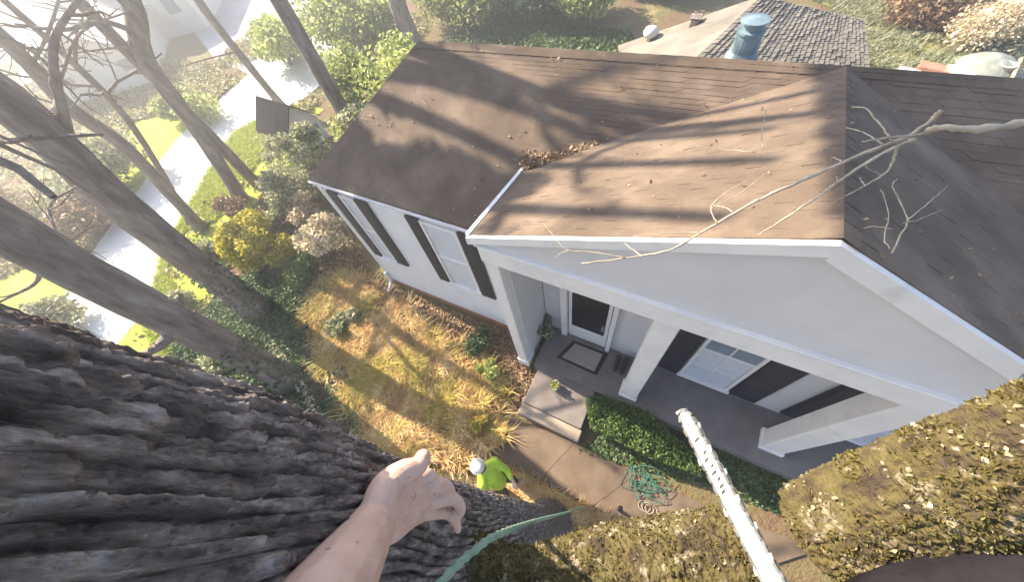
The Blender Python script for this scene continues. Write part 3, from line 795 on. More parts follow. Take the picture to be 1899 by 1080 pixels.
c = px(860, 40); shrub('bush', 'bright green bush behind the ridge, right of the grey trunk', (c[0], c[1]), 2.1, 2.0, 13000, 'palegreen', 0.085, 'bush', sg, lumps=18)
c = px(930, 15); shrub('bush', 'yellowish green bush at the top edge over the ridge', (c[0]-1.0, c[1]+1.2), 1.8, 2.2, 8000, 'palegreen', 0.10, 'bush', sg, lumps=14)
c = px(990, 30); shrub('bush', 'dark green bush in shade behind the middle of the ridge', (c[0]+0.2, c[1]), 1.7, 1.5, 9000, 'ivy', 0.11, 'bush', sg, lumps=14)
c = px(1085, 45); shrub('bush', 'yellow-green bush just left of the neighbouring grey roof', (c[0], c[1]), 1.5, 1.6, 10000, 'palegreen', 0.08, 'bush', sg, lumps=14)
c = px(1200, 5); shrub('bush', 'dark hedge-like bush behind the neighbouring grey roof', (c[0], c[1]+1.0), 1.9, 1.8, 8000, 'ivy', 0.11, 'bush', sg, lumps=14)
c = px(60, 300); shrub('bush', 'olive brown bush at the left edge between two thick trunks', (c[0]+6, c[1]+0.4), 1.5, 1.6, 6000, 'sage', 0.08, 'bush', sg, lumps=12)
c = px(130, 400); shrub('bush', 'tangled brown bush by the white road between two thick trunks', (c[0]+2.2, c[1]+0.1), 1.0, 1.0, 3500, 'brown_leaf', 0.07, 'bush', sg, lumps=9)
c = px(20, 560); shrub('bush', 'grey-green bush at the left edge just above the dark bark', (c[0]+3, c[1]+0.1), 0.9, 1.0, 3000, 'sage', 0.07, 'bush', sg, lumps=9)
c = px(330, 250); shrub('bush', 'muted green bush on the lawn behind the slender trunks', (c[0], c[1]+1), 1.2, 1.1, 3500, 'palegreen', 0.09, 'bush', sg, lumps=8)
c = px(1700, 20); shrub('brush_pile', 'brown brush heap at the top right beyond the lit grass', (c[0], c[1]), 1.5, 0.8, 7000, 'brown_leaf', 0.07, 'brush', 'brush heaps behind the house', lumps=14)
c = px(1810, 75); shrub('brush_pile', 'pale grey brush heap above the grey tarpaulin at the right', (c[0], c[1]), 1.1, 0.7, 6000, 'blossom', 0.05, 'brush', 'brush heaps behind the house', lumps=12)
c = px(1760, 50); shrub('brush_pile', 'dark tangled brush heap between the lit grass and the pale heap', (c[0], c[1]), 0.9, 0.5, 4000, 'brown_leaf', 0.06, 'brush', 'brush heaps behind the house', lumps=9)
c = px(905, 690); shrub('bush', 'small yellow-green bush beside the porch landing', (c[0]+0.02, c[1]), 0.24, 0.42, 1500, 'palegreen', 0.028, 'bush', sg, lumps=7)
c = px(880, 640); shrub('bush', 'dark small bush against the wall next to the porch pillar', (c[0]+0.1, c[1]+0.05), 0.34, 0.40, 2200, 'ivy', 0.03, 'bush', sg, lumps=7)
c = px(890, 790); shrub('bush', 'golden tuft bush at the corner of the walkway', (c[0], c[1]), 0.22, 0.32, 1500, 'yellowgrass', 0.03, 'bush', sg, lumps=6)
c = px(450, 740); shrub('shrub', 'dark blue-green shrub below the dark trunk by the big bark', (c[0]+0.3, c[1]+0.05), 0.7, 0.5, 6000, 'ivy', 0.045, 'shrub', sg, lumps=10)
c = px(430, 640); shrub('shrub', 'bright green low shrub between the two thick trunks', (c[0], c[1]), 0.6, 0.5, 3500, 'shrub', 0.045, 'shrub', sg, lumps=8)
c = px(340, 560); shrub('shrub', 'grey-green shrub on the road verge between the thick trunks', (c[0]+0.2, c[1]), 0.5, 0.55, 2600, 'sage', 0.045, 'shrub', sg, lumps=7)

for k, (x, y, r, h, lf, lb) in enumerate([(505,420,.5,.7,'sage','cream and green weedy clump under the leaning trunk base'), (545,330,.6,.9,'palegreen','pale green weedy clump near the shed'),
        (520,300,.55,.8,'sage','dusty weedy clump on the lawn edge beside the shed'), (570,400,.45,.8,'blossom','cream flowering clump below the eave corner'), (400,690,.5,.45,'sage','pale weedy clump left of the dark trunk base'),
        (430,395,.5,.6,'brown_leaf','dry brown clump at the foot of the slender dark trunk'), (395,470,.5,.5,'sage','pale clump just right of the leaning trunk'), (640,600,.4,.35,'sage','low pale clump at the upper edge of the dry grass'),
        (30,400,1.3,1.2,'brown_leaf','brown thicket at the left edge above the dark trunk'), (170,350,1.0,.9,'sage','dusty thicket behind the dark trunk near the road')]):
    c = px(x, y); shrub('weed_clump', lb, (c[0] + 0.3*h, c[1]), r, h, 2200, lf, 0.042, 'weeds', 'weed clumps on the slope', lumps=8)
shrub('small_tree', 'sage-leaved small tree leaning against the hip of the roof', (-6.9, 3.4), 0.8, 3.7, 6000, 'sage', 0.05, 'tree', sg, lumps=12)
q = px(650, 150, 2.6); shrub('small_tree', 'pale leafy small tree spilling over the hip end of the roof', (q[0]-0.5, q[1]+0.3), 1.0, 3.6, 8000, 'palegreen', 0.06, 'tree', sg, lumps=14)
# clipped hedge in front of the porch
hg = thing('hedge', (0.0, -0.35, 0), 'clipped dark green hedge between the walkway and the porch columns', 'hedge')
hp = [px(1085,740,0.3), px(1120,735,0.3), px(1200,765,0.3), px(1290,850,0.3), px(1300,885,0.3), px(1200,850,0.3), px(1095,795,0.3)]
Q = scatter(hp, 9000); hgt = 0.30 + 0.30 * fbm(Q[:,0]*4, Q[:,1]*4)
Q[:, 2] = hgt * RNG.uniform(0.15, 1, len(Q)) ** 0.35
V, F = leaf_mesh(Q, 0.024); raw('foliage', V, F, M['shrub'], hg)
mb = MB()
for k in range(14):
    s = scatter(hp, 1)[0]; mb.tube([s - [0,0,0.03], s + [RNG.normal()*0.05, RNG.normal()*0.05, 0.3]], [0.012, 0.006], 5, False)
tag(mb.build('stem', M['barkfar'], hg), kind='stuff')

# ------------------------------------------------------------------ ground cover
bed = [px(*p) for p in [(585,540),(640,500),(720,540),(800,600),(860,650),(930,700),(950,760),(900,840),(870,900),(740,850),(660,800),(620,720),(580,620)]]
bed_in = np.array([p[:2] for p in bed]); 
def bed_edge(q):
    d = np.full(len(q), 9.0)
    for i in range(len(bed_in)):
        a, b = bed_in[i], bed_in[(i+1) % len(bed_in)]; ab = b - a
        t = np.clip(((q - a) @ ab) / (ab @ ab), 0, 1); d = np.minimum(d, np.linalg.norm(q - (a + t[:, None]*ab), axis=1))
    d = np.where(in_poly(q, bed), d, -d)
    return np.clip((d + 0.55*(fbm(q[:,0]*2.2 + 5, q[:,1]*2.2 + 8) - 0.5) * 2 + 0.12) / 0.35, 0, 1)
bed_c = bed_in.mean(0); bed_big = [bed_c + (p - bed_c) * 1.22 for p in bed_in]
def dens(q): return bed_edge(q[:, :2]) * np.clip(fbm(q[:,0]*1.6+3, q[:,1]*1.6) * 2.4 - 0.55, 0.12, 1)
C0 = scatter(bed_big, 900, dens); cid = RNG.integers(0, 900, 40000); sig = RNG.uniform(0.02, 0.09, 900)
off = RNG.normal(size=(40000, 2)) * sig[cid][:, None]
Q = np.concatenate([C0[cid, :2] + off, np.zeros((40000, 1))], 1)
V, F = blade_mesh(Q, 0.16, 0.011, 0.9)
lean_ = np.concatenate([off * 1.6, np.zeros((40000, 1))], 1) * RNG.uniform(0.5, 1.5, (40000, 1)); V = V.reshape(-1, 5, 3); V[:, 4] += lean_; V[:, 2:4] += lean_[:, None] * 0.4; V = V.reshape(-1, 3)
tag(raw('dry_grass', V, F, M['straw']), 'long dry straw-coloured grass in the sunlit bed', 'grass', kind='stuff')
def dens2(q): return bed_edge(q[:, :2]) * np.clip(fbm(q[:,0]*3.1+11, q[:,1]*3.1+5) * 5.0 - 2.3, 0.01, 1)
Q = scatter(bed_big, 9000, dens2); V, F = blade_mesh(Q, 0.19, 0.011, 1.1)
tag(raw('green_grass', V, F, M['yellowgrass']), 'yellow-green grass tufts mixed through the sunlit bed', 'grass', kind='stuff')
bed2 = [px(*p) for p in [(330,640),(400,560),(470,500),(560,470),(620,520),(620,640),(660,720),(690,850),(820,930),(560,900),(380,800),(260,740)]]
Q = scatter(bed2, 42000, lambda q: np.clip(fbm(q[:,0]*1.3+1, q[:,1]*1.3+9)*2.6-0.7, 0.1, 1)); Q[:,2] = RNG.uniform(0, 0.16, len(Q)) * (0.4 + fbm(Q[:,0]*2, Q[:,1]*2))
V, F = leaf_mesh(Q, 0.036, up=0.8)
tag(raw('ivy_cover', V, F, M['ivy']), 'dark ivy ground cover round the thick trunks', 'ivy', kind='stuff')
bed3 = [px(*p) for p in [(640,500),(720,530),(960,625),(990,700),(960,770),(930,700),(860,650),(760,580)]]
Q = scatter(bed3, 7000); Q[:,2] = RNG.uniform(-0.02, 0.03, len(Q)); V, F = leaf_mesh(Q, 0.035, up=1.2)
tag(raw('leaf_litter', V, F, M['brown_leaf']), 'brown leaf litter along the foot of the shuttered wall', 'leaves', kind='stuff')
bed4 = [px(*p) for p in [(1070,840),(1300,900),(1460,960),(1560,930),(1460,830),(1280,790),(1180,740)]]
Q = scatter(bed4, 5000); Q[:,2] = RNG.uniform(-0.02, 0.04, len(Q)); V, F = leaf_mesh(Q, 0.03, up=1.0)
tag(raw('shaded_litter', V, F, M['ivy']), 'dark low growth in the shade before the porch', 'ground cover', kind='stuff')
bed5 = [px(*p) for p in [(880,905),(905,850),(1000,895),(1100,945),(1220,995),(1150,1010),(1000,960)]]
Q = scatter(bed5, 5000); V, F = blade_mesh(Q, 0.08, 0.006, 1.4)
tag(raw('verge_grass', V, F, M['straw']), 'ragged dry grass edge along the walkway', 'grass', kind='stuff')
lawnp = [px(*p) for p in [(290,690),(360,660),(345,560),(310,500),(345,430),(400,410),(480,300),(530,240),(490,215),(430,250),(380,330),(300,470),(270,600)]]
Q = scatter(lawnp, 22000); V, F = blade_mesh(Q, 0.11, 0.012, 0.9)
tag(raw('lawn_grass', V, F, mat_leaf('lawn_blade', (0.26,0.34,0.02), (0.48,0.56,0.05), (0.62,0.64,0.15), 0.45)), 'bright green lawn grass along the white road', 'grass', kind='stuff')
Q = scatter(bed_big, 44000, lambda q: bed_edge(q[:, :2]) * np.clip(fbm(q[:,0]*1.2+3, q[:,1]*1.2)*2.4 - 0.4, 0.15, 1)); Q[:, 2] = RNG.uniform(-0.01, 0.05, len(Q)); V, F = leaf_mesh(Q, 0.038, 3.2, up=1.4)
tag(raw('straw_litter', V, F, M['straw']), 'flat mat of straw and dry leaves under the long dry grass', 'straw', kind='stuff')
far = [px(*p) for p in [(-40,200),(120,130),(250,110),(400,120),(460,60),(560,30),(700,40),(820,20),(760,100),(620,150),(560,230),(500,330),(470,480),(330,640),(200,700),(-40,640),(-60,400)]]
lawn_a = [px(*p) for p in [(-60,640),(30,600),(100,580),(150,530),(140,480),(95,470),(40,500),(-40,540)]]; lawn_b = [px(*p) for p in [(205,290),(250,225),(330,205),(400,190),(430,170),(400,240),(330,300),(260,370),(215,330)]]
ra, rb = strip([(-120,860),(60,680),(170,590),(252,455),(330,345),(420,235),(520,150),(590,95),(650,60)], [1.7,1.6,1.5,1.5,1.6,1.9,2.2,2.4,2.5]); roadpoly = ra + rb[::-1]
Q = scatter(far, 60000, lambda q: np.clip(fbm(q[:,0]*0.7+2, q[:,1]*0.7+4)*3.0 - 1.0, 0.03, 1)); Q = Q[~(in_poly(Q, roadpoly) | in_poly(Q, lawn_a) | in_poly(Q, lawn_b))]; Q[:, 2] = RNG.uniform(-0.02, 0.14, len(Q))
V, F = leaf_mesh(Q, 0.07, up=0.8); tag(raw('far_undergrowth', V, F, mat_leaf('undergrowth_leaf', (0.16,0.15,0.06), (0.34,0.30,0.14), (0.52,0.52,0.22), 0.35)), 'low mixed undergrowth under the bare trees', 'undergrowth', kind='stuff')
for poly_, n_, mt_, nm_, lb_ in [([(440,500),(480,380),(540,280),(590,300),(640,430),(730,545),(640,520),(560,530)], 14000, 'brown_leaf', 'leaf_litter', 'brown leaf litter among the shrubs left of the wall'),
        ([(500,470),(540,330),(600,330),(660,450),(640,520),(560,540)], 7000, 'sage', 'ground_weeds', 'pale low weeds among the shrubs left of the wall'),
        ([(760,110),(860,60),(1000,50),(1170,60),(1190,100),(1000,110)], 12000, 'shrub', 'rear_undergrowth', 'low green growth behind the middle of the ridge'),
        ([(1480,-20),(1620,0),(1780,40),(1899,60),(1899,220),(1700,150),(1600,120),(1590,60)], 12000, 'sage', 'rear_grass', 'dry yellow-green grass of the rear yard')]:
    Q = scatter([px(*p) for p in poly_], n_, lambda q: np.clip(fbm(q[:,0]*1.4+2, q[:,1]*1.4+4)*3.0 - 0.8, 0.08, 1)); Q[:, 2] = RNG.uniform(-0.02, 0.10, n_)
    V, F = leaf_mesh(Q, 0.042 if mt_ != 'shrub' else 0.09, up=0.9) if nm_ != 'rear_grass' else blade_mesh(Q*[1,1,0], 0.13, 0.016, 1.2)
    tag(raw(nm_, V, F, M[mt_]), lb_, 'ground cover', kind='stuff')
# trail of pale flowers under the dark trunk
Q = []
for a in spline([px(500,640,0.1), px(545,690,0.1), px(580,760,0.1), px(610,815,0.1)], 30): Q += [a + RNG.normal(size=3)*[0.09,0.05,0.03] for _ in range(7)]
for a in spline([px(480,760,0.1), px(545,800,0.1)], 30): Q += [a + RNG.normal(size=3)*[0.14,0.10,0.03] for _ in range(9)]
V, F = leaf_mesh(np.array(Q), 0.03); tag(raw('pale_flowers', V, F, M['blossom']), 'trail of small pale flowers across the dark ivy', 'flowers', kind='stuff')
# dead leaves lying on the roof
Q = []
for k in range(60):
    a, b = RNG.uniform(0, 1, 2); q = A + (L - A)*a + (B - A)*b*0.9
    if q[0] < -2.7: continue
    Q.append(q + [0,0,0.03])
for k in range(130):
    a, b = RNG.uniform(0, 1, 2); p0 = on_line(EL, RL, b); p1 = on_line(EC, VL, min(1, b*2)) if b < 0.5 else on_line(VL, B, b*2-1); Q.append(p0 + (p1 - p0)*a + [0,0,0.03])
for k in range(40):
    a, b = RNG.uniform(0, 1, 2); Q.append(A + (R_ - A)*a*0.6 + (B - A)*b + [0,0,0.03])
V, F = leaf_mesh(np.array(Q), 0.018, up=1.5); tag(raw('roof_leaves', V, F, M['brown_leaf']), 'scattered dead leaves lying on the roof shingles', 'leaves', kind='stuff')
Q = [VL + RNG.normal(size=3)*[0.10,0.10,0.02] + [0.08,0.12,0.09] for _ in range(260)] + [on_line(VL, B, abs(RNG.normal())*0.12) + RNG.normal(size=3)*[0.05,0.05,0.015] + [0,0,0.05] for _ in range(300)]
V, F = leaf_mesh(np.array(Q), 0.025, up=1.0); tag(raw('valley_leaves', V, F, M['brown_leaf']), 'clump of dead leaves caught where the roof valley starts', 'leaves', kind='stuff')
b = [px(712,132,4.0), px(760,190,3.75), px(815,250,3.5)]
b = [np.array([q[0], q[1], 3.20 + (q[1]-0.61)*0.49 + 0.04]) for q in [px(712,132,4.15), px(765,195,3.72), px(815,250,3.45)]]
tag(MB().tube(spline(b, 6), np.linspace(0.016, 0.008, 13), 6).build('roof_rod', M['barkfar'], None, True), 'thin dark rod lying across the left part of the roof', 'rod')  # thin bark-coloured tube laid along the roof slope
t = thing('roof_shade_tree', (-8.2, 3.0, 0), 'added tall pine left of the house, unseen crown shaped to shade the right roof slope', 'tree', tg)  # added tree; crown out of view, shaped to block sun from the right slopes
S = spline([np.array([-8.2, 3.0, -0.1]), np.array([-8.3, 3.1, 5.5]), np.array([-8.2, 2.8, 11.6])], 8)
MB().tube(S, np.linspace(0.20, 0.06, len(S)), 12, True, 0.05).build('trunk', M['barkfar'], t, True)
mb = MB(); Pn = []
for k in range(60):
    ex, ey = RNG.uniform(-8.8, -7.4), 0.9 + 3.9 * (k + RNG.uniform(0, 1)) / 44
    e_ = np.array([ex, ey, 11.97 - 0.25*ey - 0.76*(ex + 8.2) + RNG.uniform(-0.05, 0.22)])
    if k >= 44: e_ = np.array([RNG.uniform(-8.6, -7.6), RNG.uniform(3.3, 4.6), RNG.uniform(11.3, 12.6)])
    mb.tube([np.array([-8.22, 2.82, 10.9]), (np.array([-8.2, 2.8, 11.1]) + e_)/2, e_], [.04, .03, .01], 5, False)
    Pn.append(clump(e_, 0.42, 1000, (1, 1, 0.6), 0.05))
mb.build('branches', M['barkfar'], t, True)
V, F = leaf_mesh(np.concatenate(Pn), 0.09, 2.6); raw('foliage', V, F, M['pine'], t)
evergreen((-13.0, 1.95), 11.8, 'slender dark trunk standing on the bright lawn, right of its twin, with an added shading crown', 36000, 0.68, 0.66, 0.17)  # trunk is real, its dense crown is added out of view for roof shade

# ------------------------------------------------------------------ the climbed tree: trunk, limb, cut limb piece
def hash2(a, b, seed=0):
    v = np.sin(a * 127.1 + b * 311.7 + seed * 74.7) * 43758.5453; return v - np.floor(v)
def bark_tube(axis, rad, nth, amp, nu, vlen, seed, u0, rough=0.8, ridge=1.0):
    """tube along `axis` (dense points) with long broken bark ridges; u0 points away from the viewer's side"""
    P = np.array(axis, float); m = len(P)
    T = np.gradient(P, axis=0); T /= np.linalg.norm(T, axis=1)[:, None]
    s = np.concatenate([[0], np.cumsum(np.linalg.norm(np.diff(P, axis=0), axis=1))])
    u = np.array(u0, float); U = np.zeros((m, 3)); W = np.zeros((m, 3))
    for i in range(m):
        u = u - T[i] * (u @ T[i]); u /= np.linalg.norm(u); U[i] = u; W[i] = np.cross(T[i], u)
    th = np.linspace(0, 2*np.pi, nth, endpoint=False)
    TH, SS = np.meshgrid(th, s)
    uu = TH / (2*np.pi) * nu
    a = vlen
    uw = uu + 2.2 * (fbm(uu*0.22 + seed, SS/a*0.35, 3) - 0.5) + 0.5 * (fbm(uu*1.1, SS/a*2.2 + seed, 3) - 0.5)
    kk = np.floor(uw); t = uw - kk
    prof = np.clip((1 - np.abs(2*t - 1)) * 2.3, 0, 1) ** 0.8
    v = SS / a * (0.7 + 0.6*hash2(kk, 3.0, seed)) + hash2(kk, 1.0, seed) * 7 + 0.35*(fbm(uu*2.3, SS/a*3, 2) - 0.5)
    sg = np.floor(v); ft = v - sg
    hh = hash2(kk, sg, seed)
    brk = np.clip(np.minimum(ft, 1 - ft) / 0.07, 0, 1)
    fine = fbm(uu*2.4, SS/a*9, 4); fine2 = fbm(uu*5, SS/a*34, 3)
    wave = fbm(TH*1.2 + 4, SS*2.2, 3) - 0.5
    D = amp * ridge * (prof * (0.5 + 0.55*hh + 0.45*ft) * (0.62 + 0.38*brk) - 0.6) + amp * rough * (fine - 0.5) + amp * 0.8 * (fine2 - 0.5) + amp * 0.6 * wave
    R = np.array(rad)[:, None] + D
    V = P[:, None, :] + R[..., None] * (np.cos(TH)[..., None] * U[:, None, :] + np.sin(TH)[..., None] * W[:, None, :])
    idx = np.arange(m * nth).reshape(m, nth)
    F = np.stack([idx[:-1], np.roll(idx, -1, 1)[:-1], np.roll(idx, -1, 1)[1:], idx[1:]], -1).reshape(-1, 4)
    return V.reshape(-1, 3), F, V[0], V[-1]
TRUNK_C = [(-112, .47), (-122, .45), (-133, .435), (-136, .43), (-138, .43), (-144, .43), (-143, .43), (-142, .45)]
TRUNK_R = [.25, .20, .185, .185, .185, .19, .19, .185]
def polar(az, d): return CAM_C[:2] + d * np.array([math.cos(math.radians(az)), math.sin(math.radians(az))])
tz = [0.0, 2.0, 4.85, 5.5, 5.9, 6.3, 6.64, 7.6]
tc = TRUNK_C
tr_ = TRUNK_R
TC = np.array([polar(a, d) for a, d in tc])
zs = np.concatenate([np.linspace(-0.1, 4.6, 300), np.linspace(4.604, 7.6, 800)])[::-1]
ax = np.stack([np.interp(zs, tz, TC[:, 0]), np.interp(zs, tz, TC[:, 1]), zs], 1)
k = np.ones(41) / 41
for j in (0, 1):
    e = np.pad(ax[:, j], 20, mode='edge'); ax[:, j] = np.convolve(e, k, 'valid')
rr = np.interp(zs, tz, tr_) + 0.16 * np.exp(-np.maximum(zs, 0) / 0.22)
climb = thing('climbed_tree', (TC[0][0], TC[0][1], 0), 'big dark rough-barked tree trunk in the foreground with a mossy limb', 'tree')
V, F, _, _ = bark_tube(ax, rr, 560, 0.0125, 80, 0.10, 3, (-.77, -.64, 0))
raw('trunk', V, F, M['bark'], climb, False)
def dense(pts, n):
    S = np.array(spline(pts, 40)); s = np.concatenate([[0], np.cumsum(np.linalg.norm(np.diff(S, axis=0), axis=1))])
    q = np.linspace(0, s[-1], n); return np.stack([np.interp(q, s, S[:, j]) for j in range(3)], 1)
def limb(name, pts, r0, r1, n, parent, label=None, cat=None, end=0, seed=5):
    D = dense(pts, n)
    # rounded, slightly irregular sawn ends
    rad = np.linspace(r0, r1, n)
    V, F, c0, c1 = bark_tube(D, rad, 300, 0.0085, 24, 0.06, seed, ray(1500, 980), 1.6, 0.35)
    o = raw(name, V, F, M['moss'], parent, True)
    nth_ = 300; gr_ = V.reshape(-1, nth_, 3); nn_ = gr_.shape[0]
    ri = RNG.integers(1, nn_ - 1, 15000); ti = RNG.integers(0, nth_, 15000); Pp = gr_[ri, ti]; Nn = Pp - D[ri]; Nn /= np.linalg.norm(Nn, axis=1)[:, None]
    keep = fbm(Pp[:, 0]*26 + Pp[:, 2]*9, Pp[:, 1]*26 + Pp[:, 2]*17) > 0.44
    Vt, Ft = leaf_mesh(Pp[keep] + Nn[keep]*0.002, 0.0042, 2.4, 0, 0.7, Nn[keep]); tag(raw('moss_tufts', Vt, Ft, M['moss_leaf'], o), kind='stuff')
    ri = RNG.integers(1, nn_ - 1, 2600); ti = RNG.integers(0, nth_, 2600); Pp = gr_[ri, ti]; Nn = Pp - D[ri]; Nn /= np.linalg.norm(Nn, axis=1)[:, None]
    keep = fbm(Pp[:, 0]*30 + 4 + Pp[:, 2]*11, Pp[:, 1]*30 + Pp[:, 2]*13) > 0.56
    tg_ = np.cross(Nn, RNG.normal(size=Nn.shape)); Vt, Ft = leaf_mesh(Pp[keep] + Nn[keep]*0.0018, 0.0046, 1.4, 0, 0.15, tg_[keep]); tag(raw('lichen_flakes', Vt, Ft, M['lichen'], o), kind='stuff')
    def capm(c, axis):
        cc = c.mean(0); k = len(c); rings = [c, cc + (c - cc)*0.97 - axis*0.0, cc + (c - cc)*0.5, cc + (c - cc)*0.02]
        VV = np.concatenate(rings); FF = [(a*k + i, a*k + (i+1) % k, (a+1)*k + (i+1) % k, (a+1)*k + i) for a in range(3) for i in range(k)]
        recalc(raw('cut_face', VV, FF, M['wood'], o))
    if end in (1, 3): capm(c0, D[0] - D[1])
    if end in (2, 3): capm(c1, D[-1] - D[-2])
    return o
limb('limb', [np.array([TC[4][0], TC[4][1], 5.72]), pd(950,1125,.80), pd(1150,1075,.82), pd(1368,1040,.80)], 0.115, 0.105, 300, climb, end=2, seed=5)
cutl = limb('cut_limb', [pd(1535,990,.74), pd(1690,928,.63), pd(1930,850,.50), pd(2350,700,.37)], 0.102, 0.078, 420, None, end=1, seed=8)
tag(cutl, 'thick mossy sawn-off limb piece lying across the lower right corner', 'limb')

# bare branch hanging over the roof
br = thing('bare_branch', pd(1899, 228, 1.5), 'pale bare forked branch reaching over the roof from the right', 'branch')
def twig(pts, r0, r1, d0, d1, name='twig', parent=br):
    P = [pd(x, y, d0 + (d1 - d0) * i / max(1, len(pts) - 1)) for i, (x, y) in enumerate(pts)]
    S = spline(P, 6)
    S = [p + RNG.normal(size=3) * 0.0014 for p in S]
    R = np.linspace(r0, r1, len(S)) * 0.70 * (1 + 0.16 * RNG.normal(size=len(S)))
    return MB().tube(S, R, 8, True, 0.06).build(name, M['twig'], parent, True)
twig([(2050,205),(1899,228),(1800,240),(1745,236),(1715,245)], .017, .020, 1.35, 1.5, 'stem')
twig([(1745,205),(1728,222),(1680,254),(1600,285),(1500,330),(1400,374),(1300,432),(1240,464),(1160,479),(1078,489)], .013, .006, 1.48, 1.85, 'stem')
twig([(1738,242),(1690,252),(1640,256),(1600,262)], .010, .004, 1.5, 1.5)
twig([(1700,258),(1670,268),(1590,313),(1500,376),(1440,415),(1405,436)], .011, .004, 1.5, 1.7, 'stem')
for pts, a, b in [([(1655,262),(1630,228),(1605,201),(1580,198)], .006, .003), ([(1640,268),(1605,248),(1570,236)], .005, .003),
                  ([(1665,272),(1655,300),(1640,322),(1605,344),(1570,362),(1540,380)], .008, .003), ([(1600,306),(1625,320),(1640,326)], .004, .003),
                  ([(1605,344),(1595,332),(1598,330)], .003, .002), ([(1330,415),(1318,385),(1345,358),(1390,332)], .004, .002), ([(1322,384),(1370,360),(1425,318)], .003, .0015),
                  ([(1360,392),(1340,384),(1320,380)], .004, .002), ([(1300,432),(1230,432),(1175,438)], .003, .0015), ([(1190,475),(1172,462),(1158,452)], .004, .002),
                  ([(1160,479),(1100,468),(1050,463),(1020,430),(1005,415),(965,418)], .004, .002), ([(1055,464),(1040,470),(1030,478)], .002, .001),
                  ([(1560,300),(1545,292),(1540,300)], .003, .002), ([(1545,345),(1553,332),(1550,326)], .003, .002), ([(1655,470),(1668,440),(1682,408),(1668,372),(1655,345),(1662,332)], .006, .003),
                  ([(1650,462),(1640,440),(1648,400),(1640,365),(1632,352)], .004, .002), ([(1680,412),(1720,378),(1756,346)], .004, .002), ([(1675,415),(1710,405),(1745,390)], .003, .002),
                  ([(1655,425),(1620,420),(1600,424)], .003, .002), ([(1415,275),(1412,250),(1420,205)], .003, .0015), ([(1400,282),(1350,278),(1290,270)], .003, .001)]:
    twig(pts, a, b, 1.56, 1.66)

# ------------------------------------------------------------------ chainsaw
saw = thing('chainsaw', pd(1450, 1110, .60), 'chainsaw with long pale guide bar pointing down between the cut limb ends', 'chainsaw')
b0, b1 = pd(1449, 1105, .60), pd(1266, 764, .78)
u = b1 - b0; LEN = np.linalg.norm(u); u /= LEN
view = (b0 + b1)/2 - CAM_C; view /= np.linalg.norm(view)
side = np.cross(view, u); side /= np.linalg.norm(side)
if side @ (pd(1500, 900, .7) - pd(1400, 900, .7)) < 0: side = -side
wv = side * math.cos(math.radians(35)) + np.cross(side, u) * math.sin(math.radians(35))
nv = np.cross(u, wv); nv /= np.linalg.norm(nv)
if nv @ view > 0: nv = -nv
def bar_pt(s, t, o): return b0 + u*s + wv*t + nv*o
HW = 0.0168
out = [(0, -HW), (LEN - 0.03, -HW*0.8)] + [(LEN - 0.03 + 0.03*math.sin(a), -HW*0.8*math.cos(a)) for a in np.linspace(0.2, math.pi - 0.2, 9)] + [(LEN - 0.03, HW*0.8), (0, HW)]
recalc(MB().prism([bar_pt(s, t, 0.003) for s, t in out], -nv * 0.006).build('guide_bar', M['steel'], saw))
def edge_pt(q):
    """running along the bar's edge: q in metres"""
    L1 = LEN - 0.03
    if q < L1: return bar_pt(q, HW*(1 - 0.2*q/L1) , 0), wv, u
    q -= L1
    if q < 0.06:
        a = q/0.06*math.pi; return bar_pt(L1 + 0.03*math.sin(a), HW*0.8*math.cos(a), 0), wv*math.cos(a) + u*math.sin(a), u*math.cos(a) - wv*math.sin(a)
    q -= 0.06
    return bar_pt(L1 - q, -HW*(0.8 + 0.2*q/L1), 0), -wv, -u
mb = MB(); cut = MB(); k = 0; q = 0.005
while q < 2*LEN - 0.01:
    p, o_, d_ = edge_pt(q)
    for sgn in ((-1, 1) if k % 2 else (0,)):
        c0 = p + o_*0.003 + nv*sgn*0.003
        e = [c0 + d_*a + o_*b_ + nv*c_ for a in (-0.007, 0.007) for b_ in (-0.003, 0.003) for c_ in (-0.0012, 0.0012)]
        mb.add(e, [(0,1,3,2), (4,6,7,5), (0,4,5,1), (2,3,7,6), (0,2,6,4), (1,5,7,3)])
    if k % 4 == 0:
        c0 = p + o_*0.006 + nv*(0.003 if k % 8 else -0.003)
        e = [c0 - d_*0.007 - o_*0.003 - nv*0.002, c0 + d_*0.007 - o_*0.003 - nv*0.002, c0 + d_*0.007 + o_*0.003 - nv*0.002, c0 - d_*0.002 + o_*0.001 - nv*0.002]
        cut.prism(e, nv*0.004)
    q += 0.0115; k += 1
ch_ = mb.build('chain', M['chain'], saw); recalc(ch_)
tag(recalc(cut.build('cutter_teeth', M['steel'], ch_)), kind='stuff'); tag(ch_, kind='stuff')
for j, (s, w, t) in enumerate([(0.335, .010, .0), (0.300, .007, .002), (0.283, .009, -.002), (0.266, .006, .003), (0.250, .010, -.001), (0.234, .007, .002), (0.218, .009, .0), (0.205, .008, -.003)]):
    s = s * LEN / 0.42
    recalc(MB().prism([bar_pt(s, t - w*0.8, 0.0033), bar_pt(s + 0.005, t - w*0.4, 0.0033), bar_pt(s + 0.0085, t + w*0.9, 0.0033), bar_pt(s + 0.0035, t + w*0.5, 0.0033)], nv*0.0004).build('print_mark', M['ink'], saw))
for (s_, t_) in [(LEN - 0.028, 0.0), (LEN - 0.040, 0.006), (LEN - 0.040, -0.006), (LEN - 0.016, 0.0)]:
    recalc(MB().prism([bar_pt(s_ + 0.0018*math.cos(a), t_ + 0.0018*math.sin(a), 0.0033) for a in np.linspace(0, 2*np.pi, 10, endpoint=False)], nv*0.0006).build('rivet', M['chain'], saw))
